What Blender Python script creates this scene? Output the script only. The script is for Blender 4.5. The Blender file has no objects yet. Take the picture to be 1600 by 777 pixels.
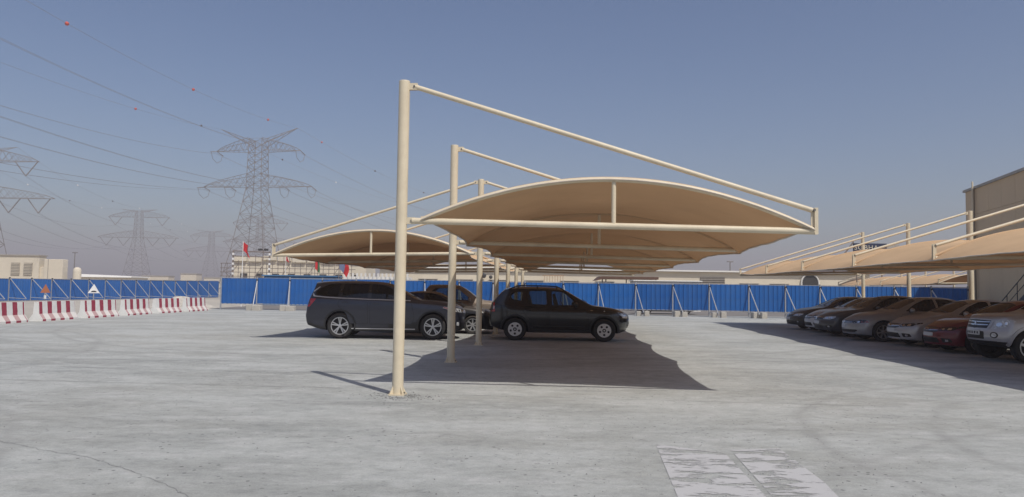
import bpy, bmesh, math, random
from mathutils import Vector, Matrix, geometry
from mathutils.bvhtree import BVHTree
import numpy as np

random.seed(7)
scene = bpy.context.scene
C = scene.collection

# ------------------------------------------------------------------ camera
PITCH, ROLL, EYE = 0.0558, 0.0143, 1.567
cam_data = bpy.data.cameras.new("camera")
cam = bpy.data.objects.new("camera", cam_data)
C.objects.link(cam)
cam_data.sensor_width = 36.0
cam_data.sensor_fit = 'HORIZONTAL'
cam_data.lens = 36.0 * 1148.1 / 1600.0
cam_data.clip_start, cam_data.clip_end = 0.1, 6000.0
_r, _f, _u = Vector((1, 0, 0)), Vector((0, math.cos(PITCH), math.sin(PITCH))), Vector((0, -math.sin(PITCH), math.cos(PITCH)))
_r2 = _r * math.cos(ROLL) + _u * math.sin(ROLL)
_u2 = _u * math.cos(ROLL) - _r * math.sin(ROLL)
cam.matrix_world = Matrix(((_r2.x, _u2.x, -_f.x, 0), (_r2.y, _u2.y, -_f.y, 0), (_r2.z, _u2.z, -_f.z, EYE), (0, 0, 0, 1)))
scene.camera = cam

# ------------------------------------------------------------------ sky and sun
SUN_DIR = Vector((0.4213, -0.6042, 1.0)).normalized()
SUN_EL = math.asin(SUN_DIR.z)
SUN_AZ = math.atan2(SUN_DIR.x, SUN_DIR.y)
world = bpy.data.worlds.new("World")
scene.world = world
world.use_nodes = True
wn, wl = world.node_tree.nodes, world.node_tree.links
wn.clear()
w_out = wn.new('ShaderNodeOutputWorld')
w_bg = wn.new('ShaderNodeBackground')
w_sky = wn.new('ShaderNodeTexSky')
w_sky.sky_type = 'NISHITA'
w_sky.sun_disc = False
w_sky.sun_elevation = SUN_EL
w_sky.sun_rotation = SUN_AZ
w_sky.altitude = 0
w_sky.air_density = 1.0
w_sky.dust_density = 2.0
w_sky.ozone_density = 2.0
w_hsv = wn.new('ShaderNodeHueSaturation')
w_hsv.inputs['Hue'].default_value = 0.507
w_hsv.inputs['Saturation'].default_value = 1.08
w_hsv.inputs['Value'].default_value = 1.0
w_bg.inputs['Strength'].default_value = 0.089
wl.new(w_sky.outputs[0], w_hsv.inputs['Color'])
wl.new(w_hsv.outputs[0], w_bg.inputs[0])
wl.new(w_bg.outputs[0], w_out.inputs[0])

sun_data = bpy.data.lights.new("sun", 'SUN')
sun_data.energy = 3.1
sun_data.angle = math.radians(0.55)
sun_data.color = (1.0, 0.955, 0.88)
sun = bpy.data.objects.new("sun", sun_data)
C.objects.link(sun)
sun.rotation_euler = SUN_DIR.to_track_quat('Z', 'Y').to_euler()
sun.location = (20, -30, 60)

vs = scene.view_settings
vs.view_transform = 'Standard'
vs.look = 'None'
vs.exposure = 0.14
vs.gamma = 1.0
vs.use_curve_mapping = False
scene.cycles.max_bounces = 8
scene.cycles.transparent_max_bounces = 12
scene.cycles.volume_bounces = 0

# ------------------------------------------------------------------ materials
MATS = {}


def nodes_of(m):
    m.use_nodes = True
    nt = m.node_tree
    return nt, nt.nodes, nt.links


def add_noise(nt, scale, detail=4, rough=0.6, vec=None, stretch=None, coord='Object'):
    n = nt.nodes.new('ShaderNodeTexNoise')
    n.inputs['Scale'].default_value = scale
    n.inputs['Detail'].default_value = detail
    n.inputs['Roughness'].default_value = rough
    if vec is None:
        tc = nt.nodes.new('ShaderNodeTexCoord')
        vec = tc.outputs[coord]
    if stretch:
        mp = nt.nodes.new('ShaderNodeMapping')
        mp.inputs['Scale'].default_value = stretch
        nt.links.new(vec, mp.inputs['Vector'])
        vec = mp.outputs[0]
    nt.links.new(vec, n.inputs['Vector'])
    return n.outputs[0]


def ramp(nt, fac, stops):
    r = nt.nodes.new('ShaderNodeValToRGB')
    e = r.color_ramp.elements
    while len(e) < len(stops):
        e.new(0.5)
    for k, (p, c) in enumerate(stops):
        e[k].position = p
        e[k].color = (c, c, c, 1) if isinstance(c, (int, float)) else (*c, 1)
    nt.links.new(fac, r.inputs[0])
    return r.outputs[0]


def mixc(nt, fac, a, b, mode='MIX'):
    m = nt.nodes.new('ShaderNodeMix')
    m.data_type = 'RGBA'
    m.blend_type = mode
    for s, v in ((0, fac), (6, a), (7, b)):
        if isinstance(v, (int, float)):
            m.inputs[s].default_value = v
        elif isinstance(v, tuple):
            m.inputs[s].default_value = (*v, 1)
        else:
            nt.links.new(v, m.inputs[s])
    return m.outputs[2]


def math_n(nt, op, a, b=0.0, clamp=False):
    m = nt.nodes.new('ShaderNodeMath')
    m.operation = op
    m.use_clamp = clamp
    for s, v in ((0, a), (1, b)):
        if isinstance(v, (int, float)):
            m.inputs[s].default_value = v
        else:
            nt.links.new(v, m.inputs[s])
    return m.outputs[0]


def bump(nt, height, strength, dist, target):
    b = nt.nodes.new('ShaderNodeBump')
    b.inputs['Strength'].default_value = strength
    b.inputs['Distance'].default_value = dist
    nt.links.new(height, b.inputs['Height'])
    nt.links.new(b.outputs[0], target)


def up_facing(nt, lo, hi):
    g = nt.nodes.new('ShaderNodeNewGeometry')
    s = nt.nodes.new('ShaderNodeSeparateXYZ')
    nt.links.new(g.outputs['Normal'], s.inputs[0])
    mr = nt.nodes.new('ShaderNodeMapRange')
    mr.inputs[1].default_value = lo
    mr.inputs[2].default_value = hi
    nt.links.new(s.outputs[2], mr.inputs[0])
    return mr.outputs[0]


def mat(name, col, rough=0.6, metal=0.0, var=0.12, scale=3.0, dirt=None, dirt_amt=0.0, bump_s=0.0, bump_scale=40.0, coat=0.0, spec=0.5,
        dust=0.0, dust_col=(0.30, 0.22, 0.15)):
    if name in MATS:
        return MATS[name]
    m = bpy.data.materials.new(name)
    nt, nn, ll = nodes_of(m)
    b = nn['Principled BSDF']
    n1 = add_noise(nt, scale)
    lo = tuple(max(0, c * (1 - var)) for c in col)
    hi = tuple(min(1, c * (1 + var)) for c in col)
    c = mixc(nt, ramp(nt, n1, [(0.3, 0.0), (0.7, 1.0)]), lo, hi)
    if dirt:
        n2 = add_noise(nt, scale * 0.45, 6, 0.7)
        c = mixc(nt, math_n(nt, 'MULTIPLY', ramp(nt, n2, [(0.45, 0.0), (0.75, 1.0)]), dirt_amt), c, dirt)
    rg = rough
    if dust > 0:
        n3 = add_noise(nt, 5.0, 5, 0.6)
        d = math_n(nt, 'MULTIPLY', up_facing(nt, 0.05, 0.8), math_n(nt, 'MULTIPLY', ramp(nt, n3, [(0.2, 0.6), (0.8, 1.0)]), dust))
        c = mixc(nt, d, c, dust_col)
        rr = math_n(nt, 'ADD', math_n(nt, 'MULTIPLY', d, 0.75 - rough), rough, True)
        ll.new(rr, b.inputs['Roughness'])
        if coat:
            ll.new(math_n(nt, 'MULTIPLY', math_n(nt, 'SUBTRACT', 1.0, d, True), coat), b.inputs['Coat Weight'])
        if metal:
            ll.new(math_n(nt, 'MULTIPLY', math_n(nt, 'SUBTRACT', 1.0, d, True), metal), b.inputs['Metallic'])
    else:
        b.inputs['Roughness'].default_value = rough
        b.inputs['Coat Weight'].default_value = coat
        b.inputs['Metallic'].default_value = metal
    b.inputs['Coat Roughness'].default_value = 0.08
    b.inputs['Specular IOR Level'].default_value = spec
    ll.new(c, b.inputs['Base Color'])
    if bump_s:
        bump(nt, add_noise(nt, bump_scale, 5), bump_s, 0.02, b.inputs['Normal'])
    MATS[name] = m
    return m


def fabric_mat(name, col):
    m = bpy.data.materials.new(name)
    nt, nn, ll = nodes_of(m)
    for n in list(nn):
        if n.type == 'BSDF_PRINCIPLED':
            nn.remove(n)
    out = nn['Material Output']
    df, tr, mx = nn.new('ShaderNodeBsdfDiffuse'), nn.new('ShaderNodeBsdfTranslucent'), nn.new('ShaderNodeMixShader')
    n1 = add_noise(nt, 0.6, 5)
    c = mixc(nt, ramp(nt, n1, [(0.3, 0.0), (0.7, 1.0)]), tuple(v * 0.9 for v in col), tuple(min(1, v * 1.07) for v in col))
    st = add_noise(nt, 2.0, 3, 0.5, None, (0.4, 6.0, 1.0))
    c = mixc(nt, ramp(nt, st, [(0.55, 0.0), (0.8, 0.16)]), c, tuple(v * 0.7 for v in col))
    ll.new(c, df.inputs[0])
    c2 = mixc(nt, 1.0, c, (0.9, 0.50, 0.27), 'MULTIPLY')
    ll.new(c2, tr.inputs[0])
    mx.inputs[0].default_value = 0.085
    ll.new(df.outputs[0], mx.inputs[1])
    ll.new(tr.outputs[0], mx.inputs[2])
    ll.new(mx.outputs[0], out.inputs[0])
    h = add_noise(nt, 1.1, 3, 0.5)
    bump(nt, h, 0.25, 0.12, df.inputs['Normal'])
    return m


def glass_mat(name, tint, dust=0.0, dust_col=(0.25, 0.19, 0.14)):
    if name in MATS:
        return MATS[name]
    m = bpy.data.materials.new(name)
    nt, nn, ll = nodes_of(m)
    for n in list(nn):
        if n.type == 'BSDF_PRINCIPLED':
            nn.remove(n)
    out = nn['Material Output']
    tr, gl, mx = nn.new('ShaderNodeBsdfTransparent'), nn.new('ShaderNodeBsdfGlossy'), nn.new('ShaderNodeMixShader')
    tr.inputs[0].default_value = (*tint, 1)
    gl.inputs['Roughness'].default_value = 0.03
    gl.inputs[0].default_value = (0.9, 0.92, 0.95, 1)
    fr = nn.new('ShaderNodeFresnel')
    fr.inputs[0].default_value = 1.5
    ll.new(fr.outputs[0], mx.inputs[0])
    ll.new(tr.outputs[0], mx.inputs[1])
    ll.new(gl.outputs[0], mx.inputs[2])
    last = mx.outputs[0]
    if dust:
        df, m2 = nn.new('ShaderNodeBsdfDiffuse'), nn.new('ShaderNodeMixShader')
        df.inputs[0].default_value = (*dust_col, 1)
        n = add_noise(nt, 4.0, 5)
        ll.new(math_n(nt, 'MULTIPLY', ramp(nt, n, [(0.3, 0.65), (0.75, 1.0)]), dust), m2.inputs[0])
        ll.new(last, m2.inputs[1])
        ll.new(df.outputs[0], m2.inputs[2])
        last = m2.outputs[0]
    ll.new(last, out.inputs[0])
    MATS[name] = m
    return m


def yard_mat():
    m = bpy.data.materials.new("worn_grey_paving")
    nt, nn, ll = nodes_of(m)
    b = nn['Principled BSDF']
    tc = nn.new('ShaderNodeTexCoord')
    v = tc.outputs['Object']
    big = add_noise(nt, 0.11, 5, 0.62, v)
    mid = add_noise(nt, 0.55, 6, 0.68, v, (0.55, 1.0, 1.0))
    streak = add_noise(nt, 1.9, 8, 0.74, v, (0.7, 1.35, 1.0))
    fine = add_noise(nt, 7.0, 9, 0.82, v, (0.75, 1.0, 1.0))
    grain = add_noise(nt, 70.0, 3, 0.7, v)
    c = mixc(nt, ramp(nt, big, [(0.35, 0.0), (0.65, 1.0)]), (0.318, 0.332, 0.322), (0.392, 0.388, 0.355))
    c = mixc(nt, ramp(nt, mid, [(0.42, 0.0), (0.60, 0.85)]), c, (0.470, 0.480, 0.460))
    c = mixc(nt, ramp(nt, streak, [(0.50, 0.0), (0.68, 0.8)]), c, (0.50, 0.50, 0.485))
    c = mixc(nt, ramp(nt, streak, [(0.28, 0.6), (0.45, 0.0)]), c, (0.26, 0.263, 0.260))
    c = mixc(nt, 1.0, c, ramp(nt, fine, [(0.28, 0.74), (0.5, 1.0), (0.72, 1.15)]), 'MULTIPLY')
    c = mixc(nt, 1.0, c, ramp(nt, grain, [(0.25, 0.8), (0.5, 1.0), (0.8, 1.12)]), 'MULTIPLY')
    # oil and rubber marks
    oil = add_noise(nt, 0.42, 4, 0.55, v, (0.5, 1.6, 1.0))
    c = mixc(nt, ramp(nt, oil, [(0.63, 0.0), (0.74, 0.42)]), c, (0.15, 0.15, 0.15))
    # curved tyre tracks across the yard
    spx = nn.new('ShaderNodeSeparateXYZ')
    ll.new(v, spx.inputs[0])
    wob = math_n(nt, 'MULTIPLY', math_n(nt, 'SUBTRACT', add_noise(nt, 0.5, 3, 0.5, v), 0.5), 0.5)
    for cx, cy, rad, wdt, amt in ((9.5, 7.0, 6.3, 0.13, 0.30), (9.5, 7.0, 4.8, 0.13, 0.26), (-14, 2.0, 10.5, 0.14, 0.30), (-14, 2.0, 9.0, 0.14, 0.26), (-2, 31.0, 14.6, 0.16, 0.28), (-2, 31.0, 16.1, 0.16, 0.24), (14, -6, 15.3, 0.14, 0.28), (14, -6, 16.8, 0.14, 0.24), (-25, 12, 16.0, 0.2, 0.25)):
        dx = math_n(nt, 'SUBTRACT', spx.outputs[0], cx)
        dy = math_n(nt, 'SUBTRACT', spx.outputs[1], cy)
        dd = math_n(nt, 'SQRT', math_n(nt, 'ADD', math_n(nt, 'MULTIPLY', dx, dx), math_n(nt, 'MULTIPLY', dy, dy)))
        off = math_n(nt, 'ABSOLUTE', math_n(nt, 'ADD', math_n(nt, 'SUBTRACT', dd, rad), wob))
        band = math_n(nt, 'SUBTRACT', 1.0, math_n(nt, 'DIVIDE', off, wdt), True)
        band = math_n(nt, 'MULTIPLY', band, ramp(nt, mid, [(0.35, 0.2), (0.6, 1.0)]))
        c = mixc(nt, math_n(nt, 'MULTIPLY', band, amt * 1.4), c, (0.22, 0.215, 0.205))
    # small dark stone chips
    vo = nn.new('ShaderNodeTexVoronoi')
    vo.inputs['Scale'].default_value = 8.0
    ll.new(v, vo.inputs['Vector'])
    chip_mask = ramp(nt, add_noise(nt, 0.5, 4, 0.6, v), [(0.42, 0.0), (0.58, 1.0)])
    chip = math_n(nt, 'MULTIPLY', ramp(nt, vo.outputs['Distance'], [(0.10, 1.0), (0.16, 0.0)]), chip_mask)
    c = mixc(nt, math_n(nt, 'MULTIPLY', chip, 0.75), c, (0.10, 0.10, 0.10))
    ll.new(c, b.inputs['Base Color'])
    b.inputs['Roughness'].default_value = 0.93
    b.inputs['Specular IOR Level'].default_value = 0.25
    h = math_n(nt, 'ADD', math_n(nt, 'MULTIPLY', fine, 0.7), math_n(nt, 'MULTIPLY', streak, 1.1))
    h = math_n(nt, 'ADD', h, math_n(nt, 'MULTIPLY', grain, 0.35))
    bump(nt, h, 0.7, 0.035, b.inputs['Normal'])
    return m


def worn_paint_mat():
    m = bpy.data.materials.new("flaking_road_paint")
    nt, nn, ll = nodes_of(m)
    b = nn['Principled BSDF']
    out = nn['Material Output']
    tc = nn.new('ShaderNodeTexCoord')
    n = add_noise(nt, 3.0, 8, 0.66, tc.outputs['Object'], (0.7, 1.9, 1.0))
    n2 = add_noise(nt, 25.0, 4, 0.6, tc.outputs['Object'])
    c = mixc(nt, n2, (0.43, 0.425, 0.42), (0.49, 0.48, 0.475))
    ll.new(c, b.inputs['Base Color'])
    b.inputs['Roughness'].default_value = 0.85
    tr, mx = nn.new('ShaderNodeBsdfTransparent'), nn.new('ShaderNodeMixShader')
    ll.new(ramp(nt, n, [(0.485, 0.0), (0.515, 0.92)]), mx.inputs[0])
    ll.new(b.outputs[0], mx.inputs[2])
    ll.new(tr.outputs[0], mx.inputs[1])
    # flakes stay where the noise is low
    inv = math_n(nt, 'SUBTRACT', 1.0, ramp(nt, n, [(0.51, 0.0), (0.57, 1.0)]), True)
    ll.new(inv, mx.inputs[0])
    ll.new(mx.outputs[0], out.inputs[0])
    return m


def stripe_mat(name, period, duty, offset):
    """White concrete with hand painted red bands along the block's length."""
    m = bpy.data.materials.new(name)
    nt, nn, ll = nodes_of(m)
    b = nn['Principled BSDF']
    tc = nn.new('ShaderNodeTexCoord')
    sp = nn.new('ShaderNodeSeparateXYZ')
    ll.new(tc.outputs['Object'], sp.inputs[0])
    wob = math_n(nt, 'MULTIPLY', math_n(nt, 'SUBTRACT', add_noise(nt, 3.0, 3, 0.5, tc.outputs['Object']), 0.5), 0.06)
    x = math_n(nt, 'ADD', math_n(nt, 'ADD', sp.outputs[0], 10 * period + offset), wob)
    fr = math_n(nt, 'FRACT', math_n(nt, 'DIVIDE', x, period))
    st = math_n(nt, 'LESS_THAN', fr, duty)
    inner = math_n(nt, 'LESS_THAN', math_n(nt, 'ABSOLUTE', sp.outputs[0]), 1.24)
    st = math_n(nt, 'MULTIPLY', st, inner)
    white = mixc(nt, ramp(nt, add_noise(nt, 2.2, 6, 0.7), [(0.35, 0.0), (0.7, 1.0)]), (0.66, 0.65, 0.61), (0.76, 0.755, 0.73))
    red = mixc(nt, ramp(nt, add_noise(nt, 6.0, 5, 0.7), [(0.35, 0.0), (0.75, 1.0)]), (0.27, 0.022, 0.05), (0.36, 0.055, 0.085))
    c = mixc(nt, st, white, red)
    d = math_n(nt, 'MULTIPLY', up_facing(nt, 0.25, 0.6), 0.55)
    c = mixc(nt, d, c, (0.62, 0.56, 0.52))
    ll.new(c, b.inputs['Base Color'])
    b.inputs['Roughness'].default_value = 0.85
    bump(nt, add_noise(nt, 18, 5), 0.3, 0.02, b.inputs['Normal'])
    return m


M_POLE = mat("cream_painted_steel", (0.67, 0.585, 0.43), 0.45, 0, 0.06, 2.5, (0.46, 0.37, 0.26), 0.55, 0.08, 30, spec=0.4)
M_FABRIC = fabric_mat("sand_shade_cloth", (0.58, 0.405, 0.25))
M_HEM = mat("pale_hem_cloth", (0.60, 0.52, 0.42), 0.7)
M_BOLT = mat("bolt_steel", (0.20, 0.19, 0.18), 0.5, 0.7)
M_CONC = mat("site_concrete", (0.47, 0.44, 0.39), 0.9, 0, 0.16, 5.0, (0.30, 0.27, 0.23), 0.5, 0.5, 25)
M_BLUE = mat("blue_hoarding_paint", (0.010, 0.105, 0.37), 0.5, 0, 0.08, 1.4, (0.03, 0.13, 0.34), 0.3, 0.04, 12, spec=0.3)
_nt = M_BLUE.node_tree
_b = _nt.nodes['Principled BSDF']
_src = _b.inputs['Base Color'].links[0].from_socket
_oi = _nt.nodes.new('ShaderNodeObjectInfo')
_fade = ramp(_nt, _oi.outputs['Random'], [(0.0, (0.80, 0.88, 0.90)), (1.0, (1.3, 1.12, 1.06))])
_c = mixc(_nt, 1.0, _src, _fade, 'MULTIPLY')
_d = math_n(_nt, 'MULTIPLY', ramp(_nt, add_noise(_nt, 1.2, 6, 0.7), [(0.40, 0.0), (0.75, 0.5)]), 0.8)
_c = mixc(_nt, _d, _c, (0.07, 0.14, 0.27))
_nt.links.new(_c, _b.inputs['Base Color'])
M_GALV = mat("galvanised_tube", (0.42, 0.43, 0.45), 0.45, 0.5, 0.12, 8)
M_RUBBER = mat("tyre_rubber", (0.022, 0.022, 0.023), 0.85, 0, 0.2, 20, dust=0.25)
M_RIM = mat("alloy_silver", (0.55, 0.55, 0.56), 0.3, 0.75, 0.05, 10)
M_RIMDULL = mat("dusty_alloy", (0.30, 0.29, 0.28), 0.55, 0.4, 0.15, 10)
M_RIMDARK = mat("rim_recess", (0.018, 0.018, 0.02), 0.7)
M_TRIM = mat("black_trim_plastic", (0.018, 0.018, 0.02), 0.55, 0, 0.2, 8, dust=0.25)
M_GAP = mat("panel_gap_black", (0.006, 0.006, 0.007), 0.9)
M_CAVITY = mat("cabin_lining", (0.035, 0.034, 0.035), 0.85)
M_SEAT = mat("seat_cloth", (0.045, 0.045, 0.05), 0.9, 0, 0.2, 15)
M_CHROME = mat("chrome_strip", (0.62, 0.62, 0.64), 0.18, 0.95, 0.03, 5)
M_SATIN = mat("satin_window_strip", (0.55, 0.55, 0.57), 0.35, 0.15, 0.03, 5)
M_PILLAR = mat("gloss_black_pillar", (0.006, 0.006, 0.008), 0.15, 0, 0.1, 5, coat=0.5)
M_LAMP = mat("headlamp_lens", (0.58, 0.60, 0.62), 0.25, 0.1, 0.4, 26, coat=1.0)
M_BULB = mat("lamp_reflector", (0.85, 0.85, 0.85), 0.12, 0.9, 0.05, 5)
M_DARKLAMP = mat("dark_headlamp", (0.03, 0.032, 0.038), 0.12, 0.2, 0.5, 22, coat=1.0)
M_TAIL = mat("red_tail_lens", (0.42, 0.012, 0.02), 0.15, 0, 0.15, 12, coat=1.0)
M_AMBER = mat("pink_side_lens", (0.35, 0.12, 0.12), 0.2, 0, 0.15, 12, coat=0.8)
M_PLATE = mat("plate_white", (0.62, 0.62, 0.60), 0.45, 0, 0.05, 20)
M_INK = mat("plate_ink", (0.03, 0.03, 0.035), 0.6)
M_GRILLE = mat("grille_black", (0.012, 0.012, 0.014), 0.4, 0, 0.2, 20)
G_CLEAR = glass_mat("clear_car_glass", (0.48, 0.53, 0.52), 0.14, (0.30, 0.31, 0.31))
G_TINT = glass_mat("tinted_car_glass", (0.07, 0.075, 0.085))
G_DUSTY = glass_mat("dusty_windscreen", (0.30, 0.31, 0.31), 0.42, (0.17, 0.14, 0.112))
G_SHADE = glass_mat("shaded_side_glass", (0.22, 0.24, 0.25), 0.12)
M_CREAMW = mat("cream_render_wall", (0.66, 0.59, 0.47), 0.9, 0, 0.05, 0.4, (0.52, 0.46, 0.37), 0.4)
M_WHITEW = mat("white_cladding", (0.72, 0.70, 0.66), 0.8, 0, 0.04, 0.5)
M_DARKWIN = mat("dark_opening", (0.045, 0.043, 0.042), 0.5)
M_PYLON = mat("weathered_lattice_steel", (0.24, 0.215, 0.20), 0.6, 0.2, 0.1, 0.3)
M_WIRE = mat("aluminium_conductor", (0.26, 0.26, 0.27), 0.6, 0.2, 0.05, 0.3)
M_BALLRED = mat("orange_red_marker", (0.55, 0.07, 0.04), 0.6)
M_BALLDARK = mat("dark_marker", (0.06, 0.05, 0.05), 0.6)
M_BALLWHITE = mat("white_marker", (0.75, 0.75, 0.75), 0.6)
M_SHED = mat("taupe_sheet_cladding", (0.66, 0.50, 0.32), 0.75, 0, 0.03, 0.3, (0.56, 0.43, 0.28), 0.3, spec=0.2)
M_SHEDTRIM = mat("taupe_flashing", (0.36, 0.33, 0.29), 0.55)
M_BLACKSTEEL = mat("black_rail_steel", (0.02, 0.02, 0.022), 0.5)
M_NAVY = mat("navy_sign_face", (0.012, 0.022, 0.06), 0.5, 0, 0.1, 2)
M_CREAMTXT = mat("cream_sign_letters", (0.55, 0.50, 0.40), 0.6)
M_FLAGRED = mat("red_flag_cloth", (0.55, 0.03, 0.035), 0.85, 0, 0.15, 3)
M_FLAGGREEN = mat("green_flag_cloth", (0.05, 0.13, 0.06), 0.85)
M_FLAGBLUE = mat("blue_grey_flag_cloth", (0.16, 0.19, 0.30), 0.85)
M_FLAGWHITE = mat("white_flag_cloth", (0.70, 0.68, 0.66), 0.85)
M_SCAFF = mat("scaffold_tube", (0.22, 0.18, 0.16), 0.7, 0.2, 0.2, 2)
M_BROWN = mat("brown_roof_sheet", (0.14, 0.075, 0.05), 0.7)
M_RUBBLE = mat("pale_rubble", (0.50, 0.46, 0.40), 0.95, 0, 0.2, 3, None, 0, 0.6, 8)
M_STONE = mat("grey_stone_chips", (0.20, 0.20, 0.195), 0.9, 0, 0.4, 2.5)
M_SIGNRED = mat("sign_red", (0.50, 0.05, 0.03), 0.5)
M_SIGNWHITE = mat("sign_white", (0.75, 0.74, 0.72), 0.5)
M_SIGNBACK = mat("rusty_orange_sign", (0.42, 0.15, 0.075), 0.7, 0, 0.15, 8)

# ------------------------------------------------------------------ mesh helpers


class MB:
    def __init__(self):
        self.v, self.f, self.m = [], [], []

    def add(self, verts, faces, mi=0):
        o = len(self.v)
        self.v += [tuple(p) for p in verts]
        for f in faces:
            self.f.append(tuple(i + o for i in f))
            self.m.append(mi)
        return self

    def box(self, c, s, mi=0, rz=0.0, taper=1.0, mat4=None):
        x, y, z = s[0] / 2, s[1] / 2, s[2] / 2
        P = [(-x, -y, -z), (x, -y, -z), (x, y, -z), (-x, y, -z), (-x * taper, -y * taper, z), (x * taper, -y * taper, z), (x * taper, y * taper, z), (-x * taper, y * taper, z)]
        R = mat4 if mat4 else Matrix.Rotation(rz, 4, 'Z')
        P = [(R @ Vector(p)) + Vector(c) for p in P]
        return self.add(P, [(0, 3, 2, 1), (4, 5, 6, 7), (0, 1, 5, 4), (1, 2, 6, 5), (2, 3, 7, 6), (3, 0, 4, 7)], mi)

    def rbox(self, c, s, ch, mi=0, rz=0.0):
        """box with chamfered vertical and top edges"""
        x, y, z = s[0] / 2, s[1] / 2, s[2] / 2
        R = Matrix.Rotation(rz, 4, 'Z')

        def ring(k, zz):
            return [(x - k, -y + ch + k * 0, zz), (x - k, y - ch, zz), (x - ch, y - k, zz), (-x + ch, y - k, zz), (-x + k, y - ch, zz), (-x + k, -y + ch, zz), (-x + ch, -y + k, zz), (x - ch, -y + k, zz)]
        rs = [ring(0, -z), ring(0, z - ch), ring(ch * 0.7, z)]
        P = [(R @ Vector(p)) + Vector(c) for r in rs for p in r]
        F = [tuple(range(7, -1, -1)), tuple(range(16, 24))]
        for a in (0, 8):
            for k in range(8):
                F.append((a + k, a + (k + 1) % 8, a + 8 + (k + 1) % 8, a + 8 + k))
        return self.add(P, F, mi)

    def tube(self, p, q, r, n=12, mi=0, r2=None, caps=True):
        p, q = Vector(p), Vector(q)
        d = (q - p)
        if d.length < 1e-6:
            return self
        d.normalize()
        a = d.orthogonal().normalized()
        b = d.cross(a)
        r2 = r if r2 is None else r2
        P = []
        for c0, rr in ((p, r), (q, r2)):
            for k in range(n):
                t = 2 * math.pi * k / n
                P.append(c0 + (a * math.cos(t) + b * math.sin(t)) * rr)
        F = [(k, (k + 1) % n, n + (k + 1) % n, n + k) for k in range(n)]
        if caps:
            F += [tuple(range(n - 1, -1, -1)), tuple(range(n, 2 * n))]
        return self.add(P, F, mi)

    def path(self, pts, r, n=10, mi=0, caps=True):
        pts = [Vector(p) for p in pts]
        P, up = [], None
        for i, p in enumerate(pts):
            d = (pts[min(i + 1, len(pts) - 1)] - pts[max(i - 1, 0)]).normalized()
            if up is None:
                up = d.orthogonal().normalized()
            a = (up - d * up.dot(d)).normalized()
            up = a
            b = d.cross(a)
            for k in range(n):
                t = 2 * math.pi * k / n
                P.append(p + (a * math.cos(t) + b * math.sin(t)) * r)
        F = []
        for i in range(len(pts) - 1):
            for k in range(n):
                F.append((i * n + k, i * n + (k + 1) % n, (i + 1) * n + (k + 1) % n, (i + 1) * n + k))
        if caps:
            F += [tuple(range(n - 1, -1, -1)), tuple(range((len(pts) - 1) * n, len(pts) * n))]
        return self.add(P, F, mi)

    def lathe(self, prof, n=24, mi=0, axis='Z', close=False):
        P, F = [], []
        m = len(prof)
        for k in range(n):
            t = 2 * math.pi * k / n
            for r, h in prof:
                if axis == 'Z':
                    P.append((r * math.cos(t), r * math.sin(t), h))
                else:
                    P.append((r * math.cos(t), h, -r * math.sin(t)))
        for k in range(n):
            k2 = (k + 1) % n
            for j in range(m if close else m - 1):
                j2 = (j + 1) % m
                F.append((k * m + j, k2 * m + j, k2 * m + j2, k * m + j2))
        return self.add(P, F, mi)

    def ball(self, c, r, n=10, mi=0, s=(1, 1, 1), mat4=None):
        P, F = [], []
        m = n // 2
        for j in range(m + 1):
            ph = math.pi * j / m
            for k in range(n):
                t = 2 * math.pi * k / n
                q = Vector((r * s[0] * math.sin(ph) * math.cos(t), r * s[1] * math.sin(ph) * math.sin(t), r * s[2] * math.cos(ph)))
                if mat4:
                    q = mat4 @ q
                P.append(q + Vector(c))
        for j in range(m):
            for k in range(n):
                F.append((j * n + k, (j + 1) * n + k, (j + 1) * n + (k + 1) % n, j * n + (k + 1) % n))
        return self.add(P, F, mi)

    def prism(self, poly, a, b, mi=0):
        """poly = list of 3D points (closed outline), extruded from offset a to offset b (vectors)"""
        n = len(poly)
        P = [Vector(p) + Vector(a) for p in poly] + [Vector(p) + Vector(b) for p in poly]
        F = [tuple(range(n - 1, -1, -1)), tuple(range(n, 2 * n))]
        F += [(k, (k + 1) % n, n + (k + 1) % n, n + k) for k in range(n)]
        return self.add(P, F, mi)

    def mesh(self, name, mats, smooth=None, fix=True):
        me = bpy.data.meshes.new(name)
        me.from_pydata(self.v, [], self.f)
        for m in (mats if isinstance(mats, (list, tuple)) else [mats]):
            me.materials.append(m)
        me.polygons.foreach_set('material_index', self.m)
        if fix:
            bm = bmesh.new()
            bm.from_mesh(me)
            bmesh.ops.remove_doubles(bm, verts=bm.verts, dist=1e-5)
            bmesh.ops.recalc_face_normals(bm, faces=bm.faces)
            bm.to_mesh(me)
            bm.free()
        if smooth is not None:
            me.polygons.foreach_set('use_smooth', [True] * len(me.polygons))
            me.set_sharp_from_angle(angle=math.radians(smooth))
        me.update()
        return me

    def build(self, name, mats, parent=None, smooth=None, loc=None, rz=0.0, fix=True):
        return link(name, self.mesh(name, mats, smooth, fix), parent, loc, rz)


def link(name, me, parent=None, loc=None, rz=0.0):
    o = bpy.data.objects.new(name, me)
    C.objects.link(o)
    if parent:
        o.parent = parent
    if loc is not None:
        o.location = loc
    if rz:
        o.rotation_euler.z = rz
    return o


def tag(o, label, cat, group=None, kind=None):
    o['label'] = label
    o['category'] = cat
    if group:
        o['group'] = group
    if kind:
        o['kind'] = kind
    return o


def structure(o, label=None):
    o['kind'] = 'structure'
    if label:
        o['label'] = label
    return o


def empty(name, loc=(0, 0, 0), rz=0.0):
    o = bpy.data.objects.new(name, None)
    C.objects.link(o)
    o.location = loc
    o.rotation_euler.z = rz
    o.empty_display_size = 0.3
    return o


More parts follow.
